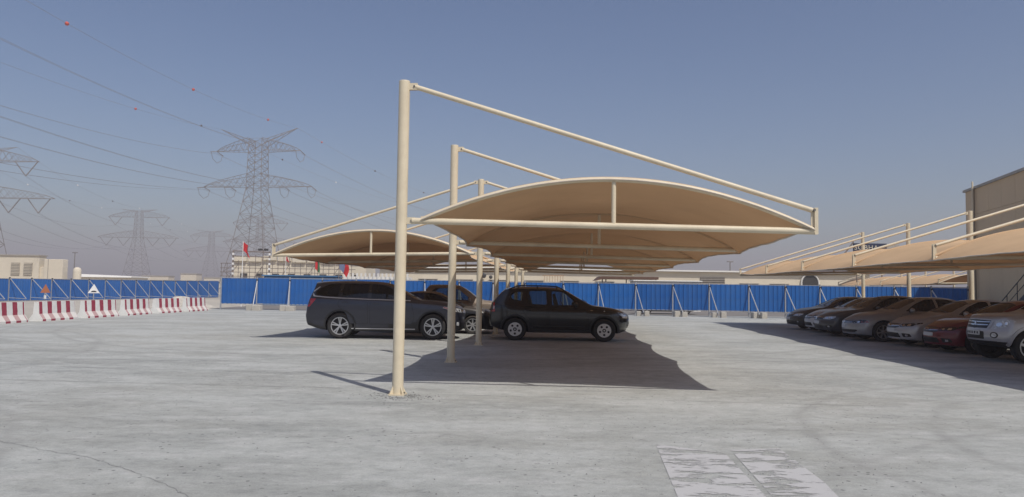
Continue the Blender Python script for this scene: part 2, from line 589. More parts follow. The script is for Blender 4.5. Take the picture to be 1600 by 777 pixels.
def copy_tree(o, parent=None):
    c = o.copy()
    C.objects.link(c)
    if parent:
        c.parent = parent
        c.matrix_parent_inverse = o.matrix_parent_inverse.copy()
    for ch in list(o.children):
        copy_tree(ch, c)
    return c


def sheet(name, pts, z, m, parent=None):
    return MB().add([(x, y, z) for x, y in pts], [tuple(range(len(pts)))]).build(name, m, parent, fix=False)


def pchip(pts):
    xs = np.array([p[0] for p in pts], float)
    ys = np.array([p[1] for p in pts], float)
    h = np.diff(xs)
    d = np.diff(ys) / h
    m = np.zeros(len(xs))
    m[0], m[-1] = d[0], d[-1]
    for i in range(1, len(xs) - 1):
        if d[i - 1] * d[i] > 0:
            w1, w2 = 2 * h[i] + h[i - 1], h[i] + 2 * h[i - 1]
            m[i] = (w1 + w2) / (w1 / d[i - 1] + w2 / d[i])

    def f(x):
        x = min(max(x, xs[0]), xs[-1])
        i = min(max(int(np.searchsorted(xs, x)) - 1, 0), len(h) - 1)
        t = (x - xs[i]) / h[i]
        return float((1 + 2 * t) * (1 - t) ** 2 * ys[i] + t * (1 - t) ** 2 * h[i] * m[i] + t * t * (3 - 2 * t) * ys[i + 1] + t * t * (t - 1) * h[i] * m[i + 1])
    return f


# ------------------------------------------------------------------ ground
M_SAND = mat("pale_desert_ground", (0.44, 0.40, 0.34), 0.95, 0, 0.15, 0.05, (0.34, 0.32, 0.29), 0.5, 0.3, 2)
M_YARD = yard_mat()
M_PAINT = worn_paint_mat()
M_CRACK = mat("dark_joint_filler", (0.23, 0.23, 0.228), 0.95, 0, 0.3, 4)
structure(sheet("service_road", [(-20.4, 49.2), (60, 49.2), (60, 66), (-20.4, 66)], 0.004, mat("brown_grey_asphalt", (0.19, 0.175, 0.165), 0.95, 0, 0.15, 0.4, None, 0, 0.3, 6)), "darker service road behind the long hoarding")
structure(sheet("ground", [(-1500, -1500), (1500, -1500), (1500, 1500), (-1500, 1500)], 0.0, M_SAND), "pale sandy ground reaching to the horizon")
yard = structure(sheet("parking_yard", [(-20.4, -40), (60, -40), (60, 49.2), (-20.4, 49.2)], 0.004, M_YARD), "worn grey paved parking yard")


def strip(pts, w, z, name, m, parent):
    P, F = [], []
    for i, p in enumerate(pts):
        p = Vector((p[0], p[1], 0))
        a = Vector((*pts[max(i - 1, 0)], 0))
        b = Vector((*pts[min(i + 1, len(pts) - 1)], 0))
        d = (b - a).normalized()
        n = Vector((-d.y, d.x, 0)) * w * 0.5 * random.uniform(0.6, 1.4)
        P += [p + n + Vector((0, 0, z)), p - n + Vector((0, 0, z))]
    for i in range(len(pts) - 1):
        F.append((2 * i + 1, 2 * i + 3, 2 * i + 2, 2 * i))
    return MB().add(P, F).build(name, m, parent, fix=False)


def wobble(a, b, n, amp):
    out = []
    for i in range(n + 1):
        t = i / n
        out.append((a[0] + (b[0] - a[0]) * t + random.uniform(-amp, amp), a[1] + (b[1] - a[1]) * t + random.uniform(-amp, amp)))
    return out


for a, b, w in [((-9.2, 12.0), (-2.6, 11.5), 0.016), ((-9.0, 13.9), (-1.6, 13.3), 0.014), ((-12, 17.2), (-2.0, 16.9), 0.016), ((-11, 15.4), (-3.0, 15.2), 0.010),
                ((-0.9, 10.95), (5.5, 10.4), 0.010)]:
    strip(wobble(a, b, 30, 0.012), w, 0.0065, "paving_joint", M_CRACK, yard)
crk = [(-5.6, 7.7), (-5.0, 7.33), (-4.4, 7.0), (-3.8, 6.72), (-3.3, 6.35), (-2.85, 6.0), (-2.34, 5.5), (-1.9, 4.9)]
crk2 = []
for k_ in range(len(crk) - 1):
    crk2 += wobble(crk[k_], crk[k_ + 1], 7, 0.018)[:-1]
strip(crk2, 0.006, 0.0065, "paving_crack", M_CRACK, yard)
for pts in ([(1.5, 7.62), (2.1, 7.26), (1.98, 5.75), (1.6, 3.0), (0.85, 3.0), (1.29, 5.70)], [(2.2, 7.40), (2.72, 7.50), (2.62, 6.2), (2.5, 5.5), (1.95, 3.0), (1.66, 3.0), (2.03, 5.75)]):
    strip_o = sheet("painted_stripe", pts, 0.008, M_PAINT, yard)

# loose chips of stone: nobody could count them
gm = MB()
rng = random.Random(3)


def chip(x, y, s):
    P = []
    for k in range(5):
        t = 2 * math.pi * k / 5 + rng.random()
        P.append((x + math.cos(t) * s * rng.uniform(0.6, 1.1), y + math.sin(t) * s * rng.uniform(0.6, 1.1), 0.004))
    P.append((x + rng.uniform(-s, s) * 0.2, y + rng.uniform(-s, s) * 0.2, 0.004 + s * rng.uniform(0.5, 1.0)))
    gm.add(P, [(k, (k + 1) % 5, 5) for k in range(5)])


for k in range(240):
    t, r = rng.uniform(0, 6.28), abs(rng.gauss(0, 0.22)) + 0.08
    chip(-1.60 + math.cos(t) * r * 1.5, 10.78 + math.sin(t) * r * 0.8 - 0.08, rng.uniform(0.006, 0.022))
for k in range(700):
    y = 4.3 + 12 * rng.random() ** 1.6
    chip(rng.uniform(-0.75, 0.75) * y, y, rng.uniform(0.003, 0.011))
for k in range(380):
    y = rng.uniform(5, 9.5)
    chip(1.0 + rng.gauss(1.2, 1.0), y, rng.uniform(0.003, 0.010))
gs = gm.build("gravel", M_STONE, fix=False)
tag(gs, "loose grey stone chips scattered over the paved yard", "gravel", kind="stuff")

# ------------------------------------------------------------------ shade canopies
AZ = 0.0763
ROW = Vector((math.sin(AZ), math.cos(AZ), 0))
PER = Vector((math.cos(AZ), -math.sin(AZ), 0))
BAY, POLE_H, JOINT_H, REACH, DROOP, RISE = 4.9, 4.65, 2.56, 5.95, 0.109, 0.66


def arch_shape(s):
    return (1 - abs(2 * s - 1) ** 2.0)


def pole_mesh():
    m = MB()
    m.tube((0, 0, 0.0), (0, 0, POLE_H), 0.083, 24)
    m.lathe([(0.083, POLE_H), (0.080, POLE_H + 0.012), (0.0, POLE_H + 0.014)], 24)
    return m.mesh("pole", M_POLE, 40)


def base_mesh():
    m = MB()
    m.box((0, 0, 0.010), (0.235, 0.235, 0.02))
    for k in range(4):
        a = k * math.pi / 2 + math.pi / 4
        d = Vector((math.cos(a), math.sin(a), 0))
        n = Vector((-d.y, d.x, 0)) * 0.006
        tri = [d * 0.078 + Vector((0, 0, 0.022)), d * 0.138 + Vector((0, 0, 0.021)), d * 0.130 + Vector((0, 0, 0.045)), d * 0.078 + Vector((0, 0, 0.14))]
        m.prism(tri, n, -n)
    for sx in (-1, 1):
        for sy in (-1, 1):
            m.tube((sx * 0.102, sy * 0.0, 0.02), (sx * 0.102, sy * 0.0, 0.045), 0.012, 6, 1)
    return m.mesh("base_plate", [M_POLE, M_BOLT])


POLE_ME, BASE_ME = pole_mesh(), base_mesh()


def bracket_mesh(dz):
    m = MB()
    for s in (-1, 1):
        m.box((0.135, s * 0.022, dz), (0.13, 0.010, 0.10))
    m.tube((0.155, -0.04, dz + 0.0), (0.155, 0.04, dz), 0.016, 8, 1)
    return m.mesh("bracket", [M_POLE, M_BOLT])


BRK_TOP, BRK_LOW = bracket_mesh(POLE_H - 0.075), bracket_mesh(JOINT_H)


def frame_meshes():
    """beam, arch, king post, tie rod, tip bracket in a frame running along +x from the pole"""
    out = {}
    z0, z1 = JOINT_H, JOINT_H - DROOP
    m = MB()
    m.tube((0.16, 0, z0), (REACH, 0, z1), 0.047, 16)
    out['beam'] = m.mesh("beam", M_POLE, 40)
    s0 = 0.30 / REACH
    pts = []
    for k in range(33):
        s = s0 + (1 - s0) * k / 32
        pts.append((s * REACH, 0, z0 - DROOP * s + RISE * arch_shape(k / 32) + 0.02))
    m = MB()
    m.path(pts, 0.036, 12)
    out['arch'] = m.mesh("arch", M_POLE, 40)
    xm = (0.3 + REACH) / 2
    m = MB()
    m.tube((xm, 0, z0 - DROOP * 0.5), (xm, 0, z0 - DROOP * .5 + RISE), 0.034, 12)
    out['king_post'] = m.mesh("king_post", M_POLE, 40)
    m = MB()
    m.tube((0.16, 0, POLE_H - 0.075), (REACH - 0.02, 0, z1 + 0.30), 0.037, 14)
    for (a, b) in (((0.09, POLE_H - 0.065), (0.2, POLE_H - 0.09)),):
        pass
    out['tie_rod'] = m.mesh("tie_rod", M_POLE, 40)
    m = MB()
    m.box((REACH + 0.005, 0.0, z1 + 0.14), (0.085, 0.012, 0.36))
    for s in (-1, 1):
        m.box((REACH + 0.03, s * 0.03, z1 + 0.145), (0.05, 0.010, 0.38))
    m.tube((REACH - 0.0, -0.05, z1 + 0.30), (REACH - 0.0, 0.05, z1 + 0.30), 0.02, 8, 1)
    out['tip_bracket'] = m.mesh("tip_bracket", [M_POLE, M_BOLT])
    return out


FRAME = frame_meshes()
SLEEVE = FRAME['arch'].copy()
SLEEVE.materials.clear()
SLEEVE.materials.append(M_FABRIC)


def canopy(name, label, group, start, n, side, with_poles=True, first_pole=0, rowdir=ROW, per=PER):
    """n frames from start along rowdir; side=+1 reaches along per, -1 the other way. Everything is a part of one canopy."""
    root = empty(name, start)
    tag(root, label, "shade canopy", group)
    ang = math.atan2(per.y * side, per.x * side)
    rnd = random.Random(n * 13 + (side > 0))
    for i in range(n):
        p = rowdir * BAY * i
        if with_poles:
            po = link("pole", POLE_ME, root, p, 0)
            link("base_plate", BASE_ME, po, None, ang)
        for nm, me in FRAME.items():
            inner = nm == 'arch' and 0 < i < n - 1
            fo = link(nm, SLEEVE if inner else me, root, p, ang)
            if inner:
                fo.location.z += 0.030      # inner hoops run in a sleeve of the cloth
        for me in (BRK_TOP, BRK_LOW):
            link("bracket", me, root, p, ang)
    # cloth
    d = per * side
    s0 = 0.30 / REACH
    NS, NT = 36, 14
    P, F = [], []
    rows = []
    for i in range(n - 1):
        for k in range(NT + (1 if i == n - 2 else 0)):
            rows.append((i, k / NT))
    ov = 0.10
    for (i, t) in rows:
        b = 4 * t * (1 - t)
        lw = i + t
        ext = 0.0
        for j in range(NS + 1):
            q = j / NS
            e = 0.19 * b
            width = REACH * (1 - s0)
            x = s0 * REACH + e + (width - 2 * e) * q
            sag = -0.16 * b * (arch_shape(q) ** 0.8) - 0.03 * b
            wr = 0.012 * math.sin(q * 19 + lw * 4.2) * b * (1 - abs(2 * q - 1)) + 0.02 * b * math.sin(q * 6.0 + i * 1.7)
            wr += 0.006 * math.sin(t * 31 + q * 5) * b * abs(2 * q - 1) ** 3
            ef = min(1.0, 2.5 * min(lw, n - 1 - lw))
            if q > 0.5:
                x += 0.10 * ef * (2 * q - 1) ** 6
            z = -(0.13 - 0.06 * b) * ef * abs(2 * q - 1) ** 10 + JOINT_H - DROOP * (x / REACH) + RISE * arch_shape(q) + 0.062 + sag + wr
            if q in (0.0, 1.0):
                z += 0.0
            pt = d * x + rowdir * BAY * lw
            P.append((pt.x, pt.y, z))
    R = len(rows)
    W = NS + 1
    # a short wrap over the end arches
    first = [(Vector(P[j]) - rowdir * 0.055 - Vector((0, 0, 0.05))) for j in range(W)]
    lastr = [(Vector(P[(R - 1) * W + j]) + rowdir * 0.055 - Vector((0, 0, 0.05))) for j in range(W)]
    allP = [tuple(v) for v in first] + P + [tuple(v) for v in lastr]
    for r in range(R + 1):
        for j in range(NS):
            F.append((r * W + j, r * W + j + 1, (r + 1) * W + j + 1, (r + 1) * W + j))
    me = MB().add(allP, F).mesh("fabric", M_FABRIC, 60, fix=False)
    fab = link("fabric", me, root)
    # hem cables on both long edges and the pale lacing along the end arches
    for j in (0, NS):
        link("hem", MB().path([P[r * W + j] for r in range(R)], 0.016, 6).mesh("hem", M_HEM, 60), fab)
    for r, sg in ((0, -1), (R - 1, 1)):
        pts = [Vector(P[r * W + j]) + rowdir * sg * 0.058 + Vector((0, 0, -0.048)) for j in range(W)]
        link("hem", MB().path(pts, 0.013, 6).mesh("hem", M_HEM, 60), fab)
    return root


START = Vector((-1.646, 10.87, 0.004))
GC = "tan shade canopies on cream steel cantilever frames"
canopy("shade_canopy", "large tan canopy in the middle, reaching over the black compact SUV", GC, START, 7, 1)
canopy("shade_canopy", "smaller tan canopy reaching over the slate grey SUV, sharing the middle pole row", GC, START + ROW * BAY * 2, 5, -1, with_poles=False)
canopy("shade_canopy", "tan canopy over the long row of dusty sedans, poles behind the cars", GC, START + PER * 17.07 - ROW * BAY * 0.5, 7, -1)

# ------------------------------------------------------------------ vehicles


def evaluated(o):
    dg = bpy.context.evaluated_depsgraph_get()
    return bpy.data.meshes.new_from_object(o.evaluated_get(dg), preserve_all_data_layers=True, depsgraph=dg)


def boolean(me, cutter_me):
    a, b = link("tmp_a", me), link("tmp_b", cutter_me)
    mod = a.modifiers.new("cut", 'BOOLEAN')
    mod.operation = 'DIFFERENCE'
    mod.solver = 'EXACT'
    mod.material_mode = 'TRANSFER'
    mod.object = b
    bpy.context.view_layer.update()
    out = evaluated(a)
    bpy.data.objects.remove(a)
    bpy.data.objects.remove(b)
    return out


def densify(poly, step):
    out = []
    n = len(poly)
    for i in range(n):
        a, b = Vector(poly[i]), Vector(poly[(i + 1) % n])
        k = max(1, int(math.ceil((b - a).length / step)))
        for j in range(k):
            out.append(a + (b - a) * j / k)
    return out


def inside(p, poly):
    c = False
    n = len(poly)
    for i in range(n):
        a, b = poly[i], poly[(i + 1) % n]
        if (a[1] > p[1]) != (b[1] > p[1]) and p[0] < (b[0] - a[0]) * (p[1] - a[1]) / (b[1] - a[1]) + a[0]:
            c = not c
    return c


def round_poly(poly, r, n=3):
    out = []
    N = len(poly)
    for i in range(N):
        p, a, b = Vector(poly[i]), Vector(poly[i - 1]), Vector(poly[(i + 1) % N])
        da, db = (a - p), (b - p)
        ra = min(r, da.length * 0.45)
        rb = min(r, db.length * 0.45)
        p0, p1 = p + da.normalized() * ra, p + db.normalized() * rb
        for k in range(n + 1):
            t = k / n
            out.append(tuple(p0 * (1 - t) ** 2 + p * 2 * t * (1 - t) + p1 * t * t))
    return out


def grow(poly, k):
    c = sum((Vector(p) for p in poly), Vector((0, 0))) / len(poly)
    area = sum(poly[i][0] * poly[(i + 1) % len(poly)][1] - poly[(i + 1) % len(poly)][0] * poly[i][1] for i in range(len(poly)))
    sg = 1 if area > 0 else -1
    out = []
    n = len(poly)
    for i in range(n):
        a, p, b = Vector(poly[i - 1]), Vector(poly[i]), Vector(poly[(i + 1) % n])
        d1, d2 = (p - a).normalized(), (b - p).normalized()
        n1, n2 = Vector((d1.y, -d1.x)) * sg, Vector((d2.y, -d2.x)) * sg
        nn = (n1 + n2)
        nn = nn.normalized() if nn.length > 1e-4 else n1
        out.append(tuple(p + nn * k / max(0.45, nn.dot(n1))))
    return out


class Car:
    def __init__(self, S):
        self.S = S
        self.L = S['L']
        for k in ('top', 'belt', 'bot', 'hw', 'rw', 'fset', 'rset'):
            setattr(self, k, pchip(S[k]))

    def X(self, u):
        return self.L / 2 - u

    def warp(self, u, y, z):
        S = self.S
        x = self.X(u)
        uf, ur = S.get('uf', 0.85), S.get('ur', 0.9)
        hw = self.hw(u)
        if u < uf:
            w = (1 - u / uf) ** 2
            x -= w * (self.fset(z) + S.get('fcurve', 0.22) * (abs(y) / hw) ** 2.4)
        if self.L - u < ur:
            w = (1 - (self.L - u) / ur) ** S.get('rpow', 2)
            x += w * (self.rset(z) + S.get('rcurve', 0.12) * (abs(y) / hw) ** 2.4)
        return (x, y, z)

    def section(self, u, inset=0.0, cav=False):
        hw, bt, tp, bo, rw = self.hw(u), self.belt(u), self.top(u), self.bot(u), self.rw(u)
        g = max(tp - bt, 0.015)
        h = bt - bo
        rail = bt + 0.88 * g
        if cav:
            hw, rw = hw - 0.11, rw - 0.05
            ra = self.S['R'] * 2 + 0.12
            fl = ra if (u > self.S['FO'] + self.S['WB'] - self.S['R'] - 0.16 or u < self.S['FO'] + self.S['R'] + 0.16) else 0.42
            pts = [(hw * 0.9, fl), (hw, fl + 0.05), (hw, max(fl + 0.07, bt - 0.1)), (hw * 0.985, bt), ((hw * 0.95 + rw) / 2 + 0.008, bt + 0.44 * g - 0.02), (rw, rail - 0.05)]
            return pts, tp - 0.05
        cr = self.S.get('crease', 0.0)
        pts = [(hw * 0.84, bo), (hw * 0.945, bo + 0.02), (hw * 0.972, bo + 0.10 * h + 0.02), (hw * 0.990, bo + 0.34 * h), (hw * 1.0, bo + 0.60 * h), (hw * (0.996 + cr), bo + 0.78 * h),
               (hw * 0.985, bt - 0.055), (hw * 0.957, bt - 0.012), (hw * 0.935, bt + 0.03 * g + 0.004),
               ((hw * 0.935 + rw) / 2 + 0.016 * min(1, g / 0.3), bt + 0.48 * g), (rw + 0.012 * min(1, g / .3), bt + 0.80 * g), (rw - 0.015 * min(1, g / .3), rail)]
        return pts, tp

    def loft(self, us, secf, M=12, mi_fn=None, warp=True):
        rings = []
        for u in us:
            side, tp = secf(u)
            NR = len(side)
            ring = [(y, z) for y, z in side]
            yr, zr = side[-1]
            for k in range(1, M):
                q = 1 - 2 * k / M
                ring.append((yr * q, zr + (tp - zr) * (1 - abs(q) ** 2.3)))
            ring += [(-y, z) for y, z in reversed(side)]
            yb, zb = side[0]
            for k in range(1, M):
                q = 1 - 2 * k / M
                ring.append((-yb * q, zb))
            rings.append([self.warp(u, y, z) if warp else (self.X(u), y, z) for y, z in ring])
        N = len(rings[0])
        b = MB()
        P = [p for r in rings for p in r]
        F = []
        for i in range(len(us) - 1):
            for k in range(N):
                F.append((i * N + k, i * N + (k + 1) % N, (i + 1) * N + (k + 1) % N, (i + 1) * N + k))
        # end caps as grids
        for end in (0, len(us) - 1):
            side, tp = secf(us[end])
            NR = len(side)
            grid = [[None] * (M + 1) for _ in range(NR)]
            for j in range(NR):
                for k in range(M + 1):
                    if k == 0:
                        idx = end * N + j
                    elif k == M:
                        idx = end * N + NR + M - 1 + (NR - 1 - j)
                    elif j == NR - 1:
                        idx = end * N + NR - 1 + k
                    elif j == 0:
                        idx = end * N + (2 * NR + M - 1) + (M - k) - 1
                    else:
                        q = 1 - 2 * k / M
                        y, z = side[j][0] * q, side[j][1] + (tp - side[-1][1]) * (1 - abs(q) ** 2.3) * (j / (NR - 1)) ** 5
                        idx = len(P)
                        P.append(self.warp(us[end], y, z) if warp else (self.X(us[end]), y, z))
                    grid[j][k] = idx
            for j in range(NR - 1):
                for k in range(M):
                    F.append((grid[j][k], grid[j][k + 1], grid[j + 1][k + 1], grid[j + 1][k]))
        b.add(P, F)
        if mi_fn:
            b.m = [mi_fn(sum((Vector(P[i]) for i in f), Vector()) / len(f)) for f in F]
        return b

    # -- projected pieces
    def pt(self, axis, a, b):
        if axis in ('L', 'R'):
            s = 1 if axis == 'L' else -1
            o, d = Vector((a, s * 3, b)), Vector((0, -s, 0))
        elif axis == 'F':
            o, d = Vector((6, a, b)), Vector((-1, 0, 0))
        elif axis == 'B':
            o, d = Vector((-6, a, b)), Vector((1, 0, 0))
        else:
            o, d = Vector((a, b, 5)), Vector((0, 0, -1))
        h = self.bvh.ray_cast(o, d)
        if h[0] is None:
            h = self.bvh.find_nearest(o + d * (6 if axis in 'FB' else 2.2 if axis in 'LR' else 4))
        return h[0], h[1], -d

    def patch(self, poly, axis, off, thick, name, m, parent, grid=0.07, by_normal=False):
        poly = [Vector(p) for p in densify(poly, grid)]
        pts = list(poly)
        xs, ys = [p.x for p in poly], [p.y for p in poly]
        x = min(xs) + grid
        while x < max(xs):
            y = min(ys) + grid
            while y < max(ys):
                if inside((x, y), poly) and min((Vector((x, y)) - p).length for p in poly) > grid * 0.4:
                    pts.append(Vector((x, y)))
                y += grid
            x += grid
        n = len(poly)
        res = geometry.delaunay_2d_cdt(pts, [], [list(range(n))], 1, 1e-5)
        V, F = res[0], res[2]
        P = []
        for p in V:
            h, nn, d = self.pt(axis, p.x, p.y)
            dd = nn if by_normal else d
            P.append((h + dd * off, h + dd * (off - thick)))
        b = MB()
        k = len(P)
        verts = [p[0] for p in P] + [p[1] for p in P]
        edges = {}
        for f in F:
            for i in range(len(f)):
                e = (f[i], f[(i + 1) % len(f)])
                edges[e] = edges.get(e, 0) + 1
        faces = [tuple(f) for f in F]
        for (i, j) in edges:
            if (j, i) not in edges:
                faces.append((j, i, i + k, j + k))
        b.add(verts, faces)
        return b.build(name, m, parent, smooth=40)


def wheel_meshes(R, w, style, rim_mat):
    rr = R * (0.68 if style != 'cover' else 0.60)
    t = MB()
    t.lathe([(rr, -w / 2 + 0.02), (R * 0.9, -w / 2), (R * 0.985, -w / 2 + 0.025), (R, -w / 2 + 0.05), (R, w / 2 - 0.05), (R * 0.985, w / 2 - 0.025), (R * 0.9, w / 2), (rr + 0.012, w / 2 - 0.012), (rr, w / 2 - 0.03)], 40, 0, 'Y', True)
    tyre = t.mesh("wheel", M_RUBBER, 40)
    m = MB()
    yo = w / 2 - 0.02
    m.lathe([(rr, -w / 2 + 0.03), (rr + 0.002, yo), (rr * 0.93, yo + 0.004), (rr * 0.90, yo - 0.03), (rr * 0.88, yo - 0.09), (0.0, yo - 0.10)], 40, 1, 'Y')
    m.lathe([(rr + 0.003, yo - 0.01), (rr + 0.003, yo + 0.006), (rr * 0.92, yo + 0.006), (rr * 0.92, yo - 0.02)], 40, 0, 'Y')

    def spoke(a, r0, r1, w0, w1):
        d = Vector((math.cos(a), 0, math.sin(a)))
        n = Vector((-math.sin(a), 0, math.cos(a)))
        Y = Vector((0, 1, 0))
        P = [d * r0 - n * w0, d * r0 + n * w0, d * r1 + n * w1, d * r1 - n * w1]
        top = [p + Y * (yo - 0.012 - (0.012 if k < 2 else 0)) for k, p in enumerate(P)]
        bot = [p + Y * (yo - 0.06) for p in P]
        m.add(top + bot, [(0, 1, 2, 3), (0, 4, 5, 1), (1, 5, 6, 2), (2, 6, 7, 3), (3, 7, 4, 0)], 0)
    if style == 'double5':
        for k in range(5):
            a = math.pi / 2 + k * 2 * math.pi / 5
            for s in (-1, 1):
                spoke(a + s * 0.15, rr * 0.12, rr * 0.94, rr * 0.045, rr * 0.075)
    elif style == 'cover':
        m.lathe([(rr, yo), (rr * 0.7, yo + 0.012), (rr * 0.3, yo + 0.006), (0, yo + 0.004)], 40, 0, 'Y')
        for k in range(5):
            a = math.pi / 2 + (k + 0.5) * 2 * math.pi / 5
            c = Vector((math.cos(a) * rr * 0.64, 0, math.sin(a) * rr * 0.64))
            pts = [c + Vector((math.cos(t) * rr * 0.17, yo + 0.013, math.sin(t) * rr * 0.17)) for t in [i * math.pi / 6 for i in range(12)]]
            m.prism(pts, (0, -0.02, 0), (0, 0.003, 0), 1)
        m.lathe([(rr * 0.27, yo), (rr * 0.27, yo + 0.014), (rr * 0.2, yo + 0.016), (0, yo + 0.016)], 20, 1, 'Y')
        m.lathe([(rr * 0.15, yo + .01), (rr * 0.15, yo + 0.019), (0, yo + 0.019)], 4, 0, 'Y')
    else:
        n = int(style)
        for k in range(n):
            spoke(math.pi / 2 + k * 2 * math.pi / n, rr * 0.14, rr * 0.94, rr * 0.10, rr * 0.12)
    if style != 'cover':
        m.lathe([(rr * 0.2, yo - 0.05), (rr * 0.2, yo - 0.018), (rr * 0.12, yo - 0.012), (0, yo - 0.012)], 16, 0, 'Y')
    rim = m.mesh("rim", [rim_mat, M_RIMDARK], 40)
    return tyre, rim


def build_car(name, S, label, loc, rz, paint, group=None):
    c = Car(S)
    L = c.L
    root = empty(name, loc, rz)
    tag(root, label, S.get('cat', 'car'), group)
    us = sorted(set([0, 0.02, 0.05, 0.09, 0.14, 0.2, 0.27, 0.35] + [0.43 + k * 0.085 for k in range(int((L - 0.8) / 0.085))] + [L - 0.35, L - 0.27, L - 0.2, L - 0.14, L - 0.09, L - 0.05, L - 0.02, L]))
    clad = S.get('clad', 0)
    body_mb = c.loft(us, c.section, 14, (lambda p: 1 if p.z < clad else 0))
    me = body_mb.mesh("body", [paint, M_TRIM, M_CAVITY, M_GAP])
    bm = bmesh.new()
    bm.from_mesh(me)
    c.bvh = BVHTree.FromBMesh(bm)
    bm.free()
    R, FO, WB = S['R'], S['FO'], S['WB']
    tw = S.get('tw', 0.21)
    axles = [c.X(FO), c.X(FO + WB)]
    # wheel wells
    cut = MB()
    ra = R + S.get('arch_gap', 0.055)
    for ax in axles:
        hw = c.hw(L / 2 - ax)
        for s in (-1, 1):
            ys = sorted((s * (hw - 0.34), s * (hw + 0.3)))
            n = 36
            ring = [(ax + ra * math.cos(2 * math.pi * k / n), 0, R + 0.01 + ra * math.sin(2 * math.pi * k / n)) for k in range(n)]
            cut.prism(ring, (0, ys[0], 0), (0, ys[1], 0), 0)
    me = boolean(me, cut.mesh("cut", M_GAP))
    # cabin
    u0, u1 = S['cab']
    cav = c.loft([u0 + (u1 - u0) * k / 16 for k in range(17)], lambda u: c.section(u, cav=True), 8)
    me = boolean(me, cav.mesh("cut", M_CAVITY))
    wins = S['windows']
    cut = MB()
    for w in wins:
        poly = round_poly([(c.X(u), z) for u, z in w], 0.045)
        for s in (-1, 1):
            cut.prism([(x, 0, z) for x, z in poly], (0, s * 0.40, 0), (0, s * 1.4, 0))
    me = boolean(me, cut.mesh("cut", M_TRIM))
    cut = MB()
    ws = S['screen']
    zs = [c.top(u) for u, y in ws]
    cut.prism([(c.X(u), y, 0) for u, y in ws], (0, 0, c.belt(ws[0][0]) - 0.05), (0, 0, 2.4))
    if 'rear_top' in S:
        cut.prism([(c.X(u), y, 0) for u, y in S['rear_top']], (0, 0, c.belt(S['rear_top'][0][0]) - 0.02), (0, 0, 2.4))
    if 'rear_back' in S:
        cut.prism([(0, y, z) for y, z in S['rear_back']], (-L / 2 + S.get('rb_depth', 0.8), 0, 0), (-L / 2 - 0.5, 0, 0))
    me = boolean(me, cut.mesh("cut", M_TRIM))
    me.polygons.foreach_set('use_smooth', [True] * len(me.polygons))
    me.set_sharp_from_angle(angle=math.radians(33))
    link("body", me, root)
    side_glass, front_glass = S.get('side_glass', G_SHADE), S.get('front_glass', G_DUSTY)
    for w in wins:
        for ax in 'LR':
            c.patch(grow([(c.X(u), z) for u, z in w], 0.012), ax, -0.012, 0.005, "side_window", side_glass, root)
    c.patch(grow([(c.X(u), y) for u, y in ws], 0.014), 'T', -0.014, 0.006, "windscreen", front_glass, root, 0.1)
    if 'rear_top' in S:
        c.patch(grow([(c.X(u), y) for u, y in S['rear_top']], 0.014), 'T', -0.014, 0.006, "rear_window", front_glass, root, 0.1)
    if 'rear_back' in S:
        c.patch(grow(S['rear_back'], 0.012), 'B', -0.012, 0.006, "rear_window", side_glass, root, 0.1)
    # doors with their shut lines and handles
    for k, dpoly in enumerate(S.get('doors', [])):
        for ax in 'LR':
            pol = round_poly([(c.X(u), z) for u, z in dpoly], 0.05)
            dr = c.patch(pol, ax, 0.0035, 0.004, "door", paint, root, 0.09)
            c.patch(grow(pol, 0.008), ax, 0.0012, 0.004, "shut_line", M_GAP, dr, 0.09)
            if k < len(S.get('handles', [])):
                hu, hz = S['handles'][k]
                h, n, d = c.pt(ax, c.X(hu), hz)
                hb = MB().rbox((0, 0, 0), (0.20, 0.035, 0.032), 0.010)
                ho = hb.build("door_handle", S.get('handle_mat', paint), dr)
                ho.location = h + d * 0.018
    for spec in S.get('pieces', []):
        nm, axis, poly, off, m = spec[:5]
        sub = spec[5] if len(spec) > 5 else []
        both = axis in ('LR', 'F2', 'B2')
        for s in ((1, -1) if both else (1,)):
            if axis == 'LR':
                ax, pol = ('L' if s == 1 else 'R'), [(c.X(a), b) for a, b in poly]
            elif axis == 'T':
                ax, pol = 'T', [(c.X(a), b) for a, b in poly]
            else:
                ax, pol = axis[0], [(a * s, b) for a, b in poly]
            o = c.patch(round_poly(pol, 0.02, 2), ax, off, 0.02, nm, m, root, 0.06)
            for (snm, spoly, soff, sm) in sub:
                if axis == 'LR':
                    sp = [(c.X(a), b) for a, b in spoly]
                else:
                    sp = [(a * s, b) for a, b in spoly]
                c.patch(sp, ax, soff, 0.015, snm, sm, o, 0.06)
    if 'flare' in S:
        fw, fm = S['flare']
        for ua in (FO, FO + WB):
            for ax in 'LR':
                out, inn_ = [], []
                for k in range(19):
                    t = math.radians(-14 + 208 * k / 18)
                    for lst, rr_ in ((out, ra + fw), (inn_, ra - 0.004)):
                        lst.append((c.X(ua) + rr_ * math.cos(t), max(0.30, R + 0.01 + rr_ * math.sin(t))))
                c.patch(out + inn_[::-1], ax, 0.016, 0.03, "wheel_arch_trim", fm, root, 0.08)
    # mirrors
    if 'mirror' in S:
        mu, mz = S['mirror']
        for s, ax in ((1, 'L'), (-1, 'R')):
            h, n, d = c.pt(ax, c.X(mu), mz)
            mb = MB()
            mb.ball((-0.01, s * 0.13, 0.05), 0.12, 14, 0, (0.55, 1.0, 0.68))
            mb.tube((0, -s * 0.03, 0.0), (0, s * 0.08, 0.03), 0.03, 8, 1)
            mb.build("mirror", [S.get('mirror_mat', paint), M_TRIM], root, 50, h)
    # wheels
    ty, rim = wheel_meshes(R, tw, S.get('rim', '7'), S.get('rim_mat', M_RIM))
    for ax in axles:
        hw = c.hw(L / 2 - ax)
        for s in (1, -1):
            wh = link("wheel", ty, root, (ax, s * (hw - tw / 2 - 0.022), R), 0 if s == 1 else math.pi)
            link("rim", rim, wh)
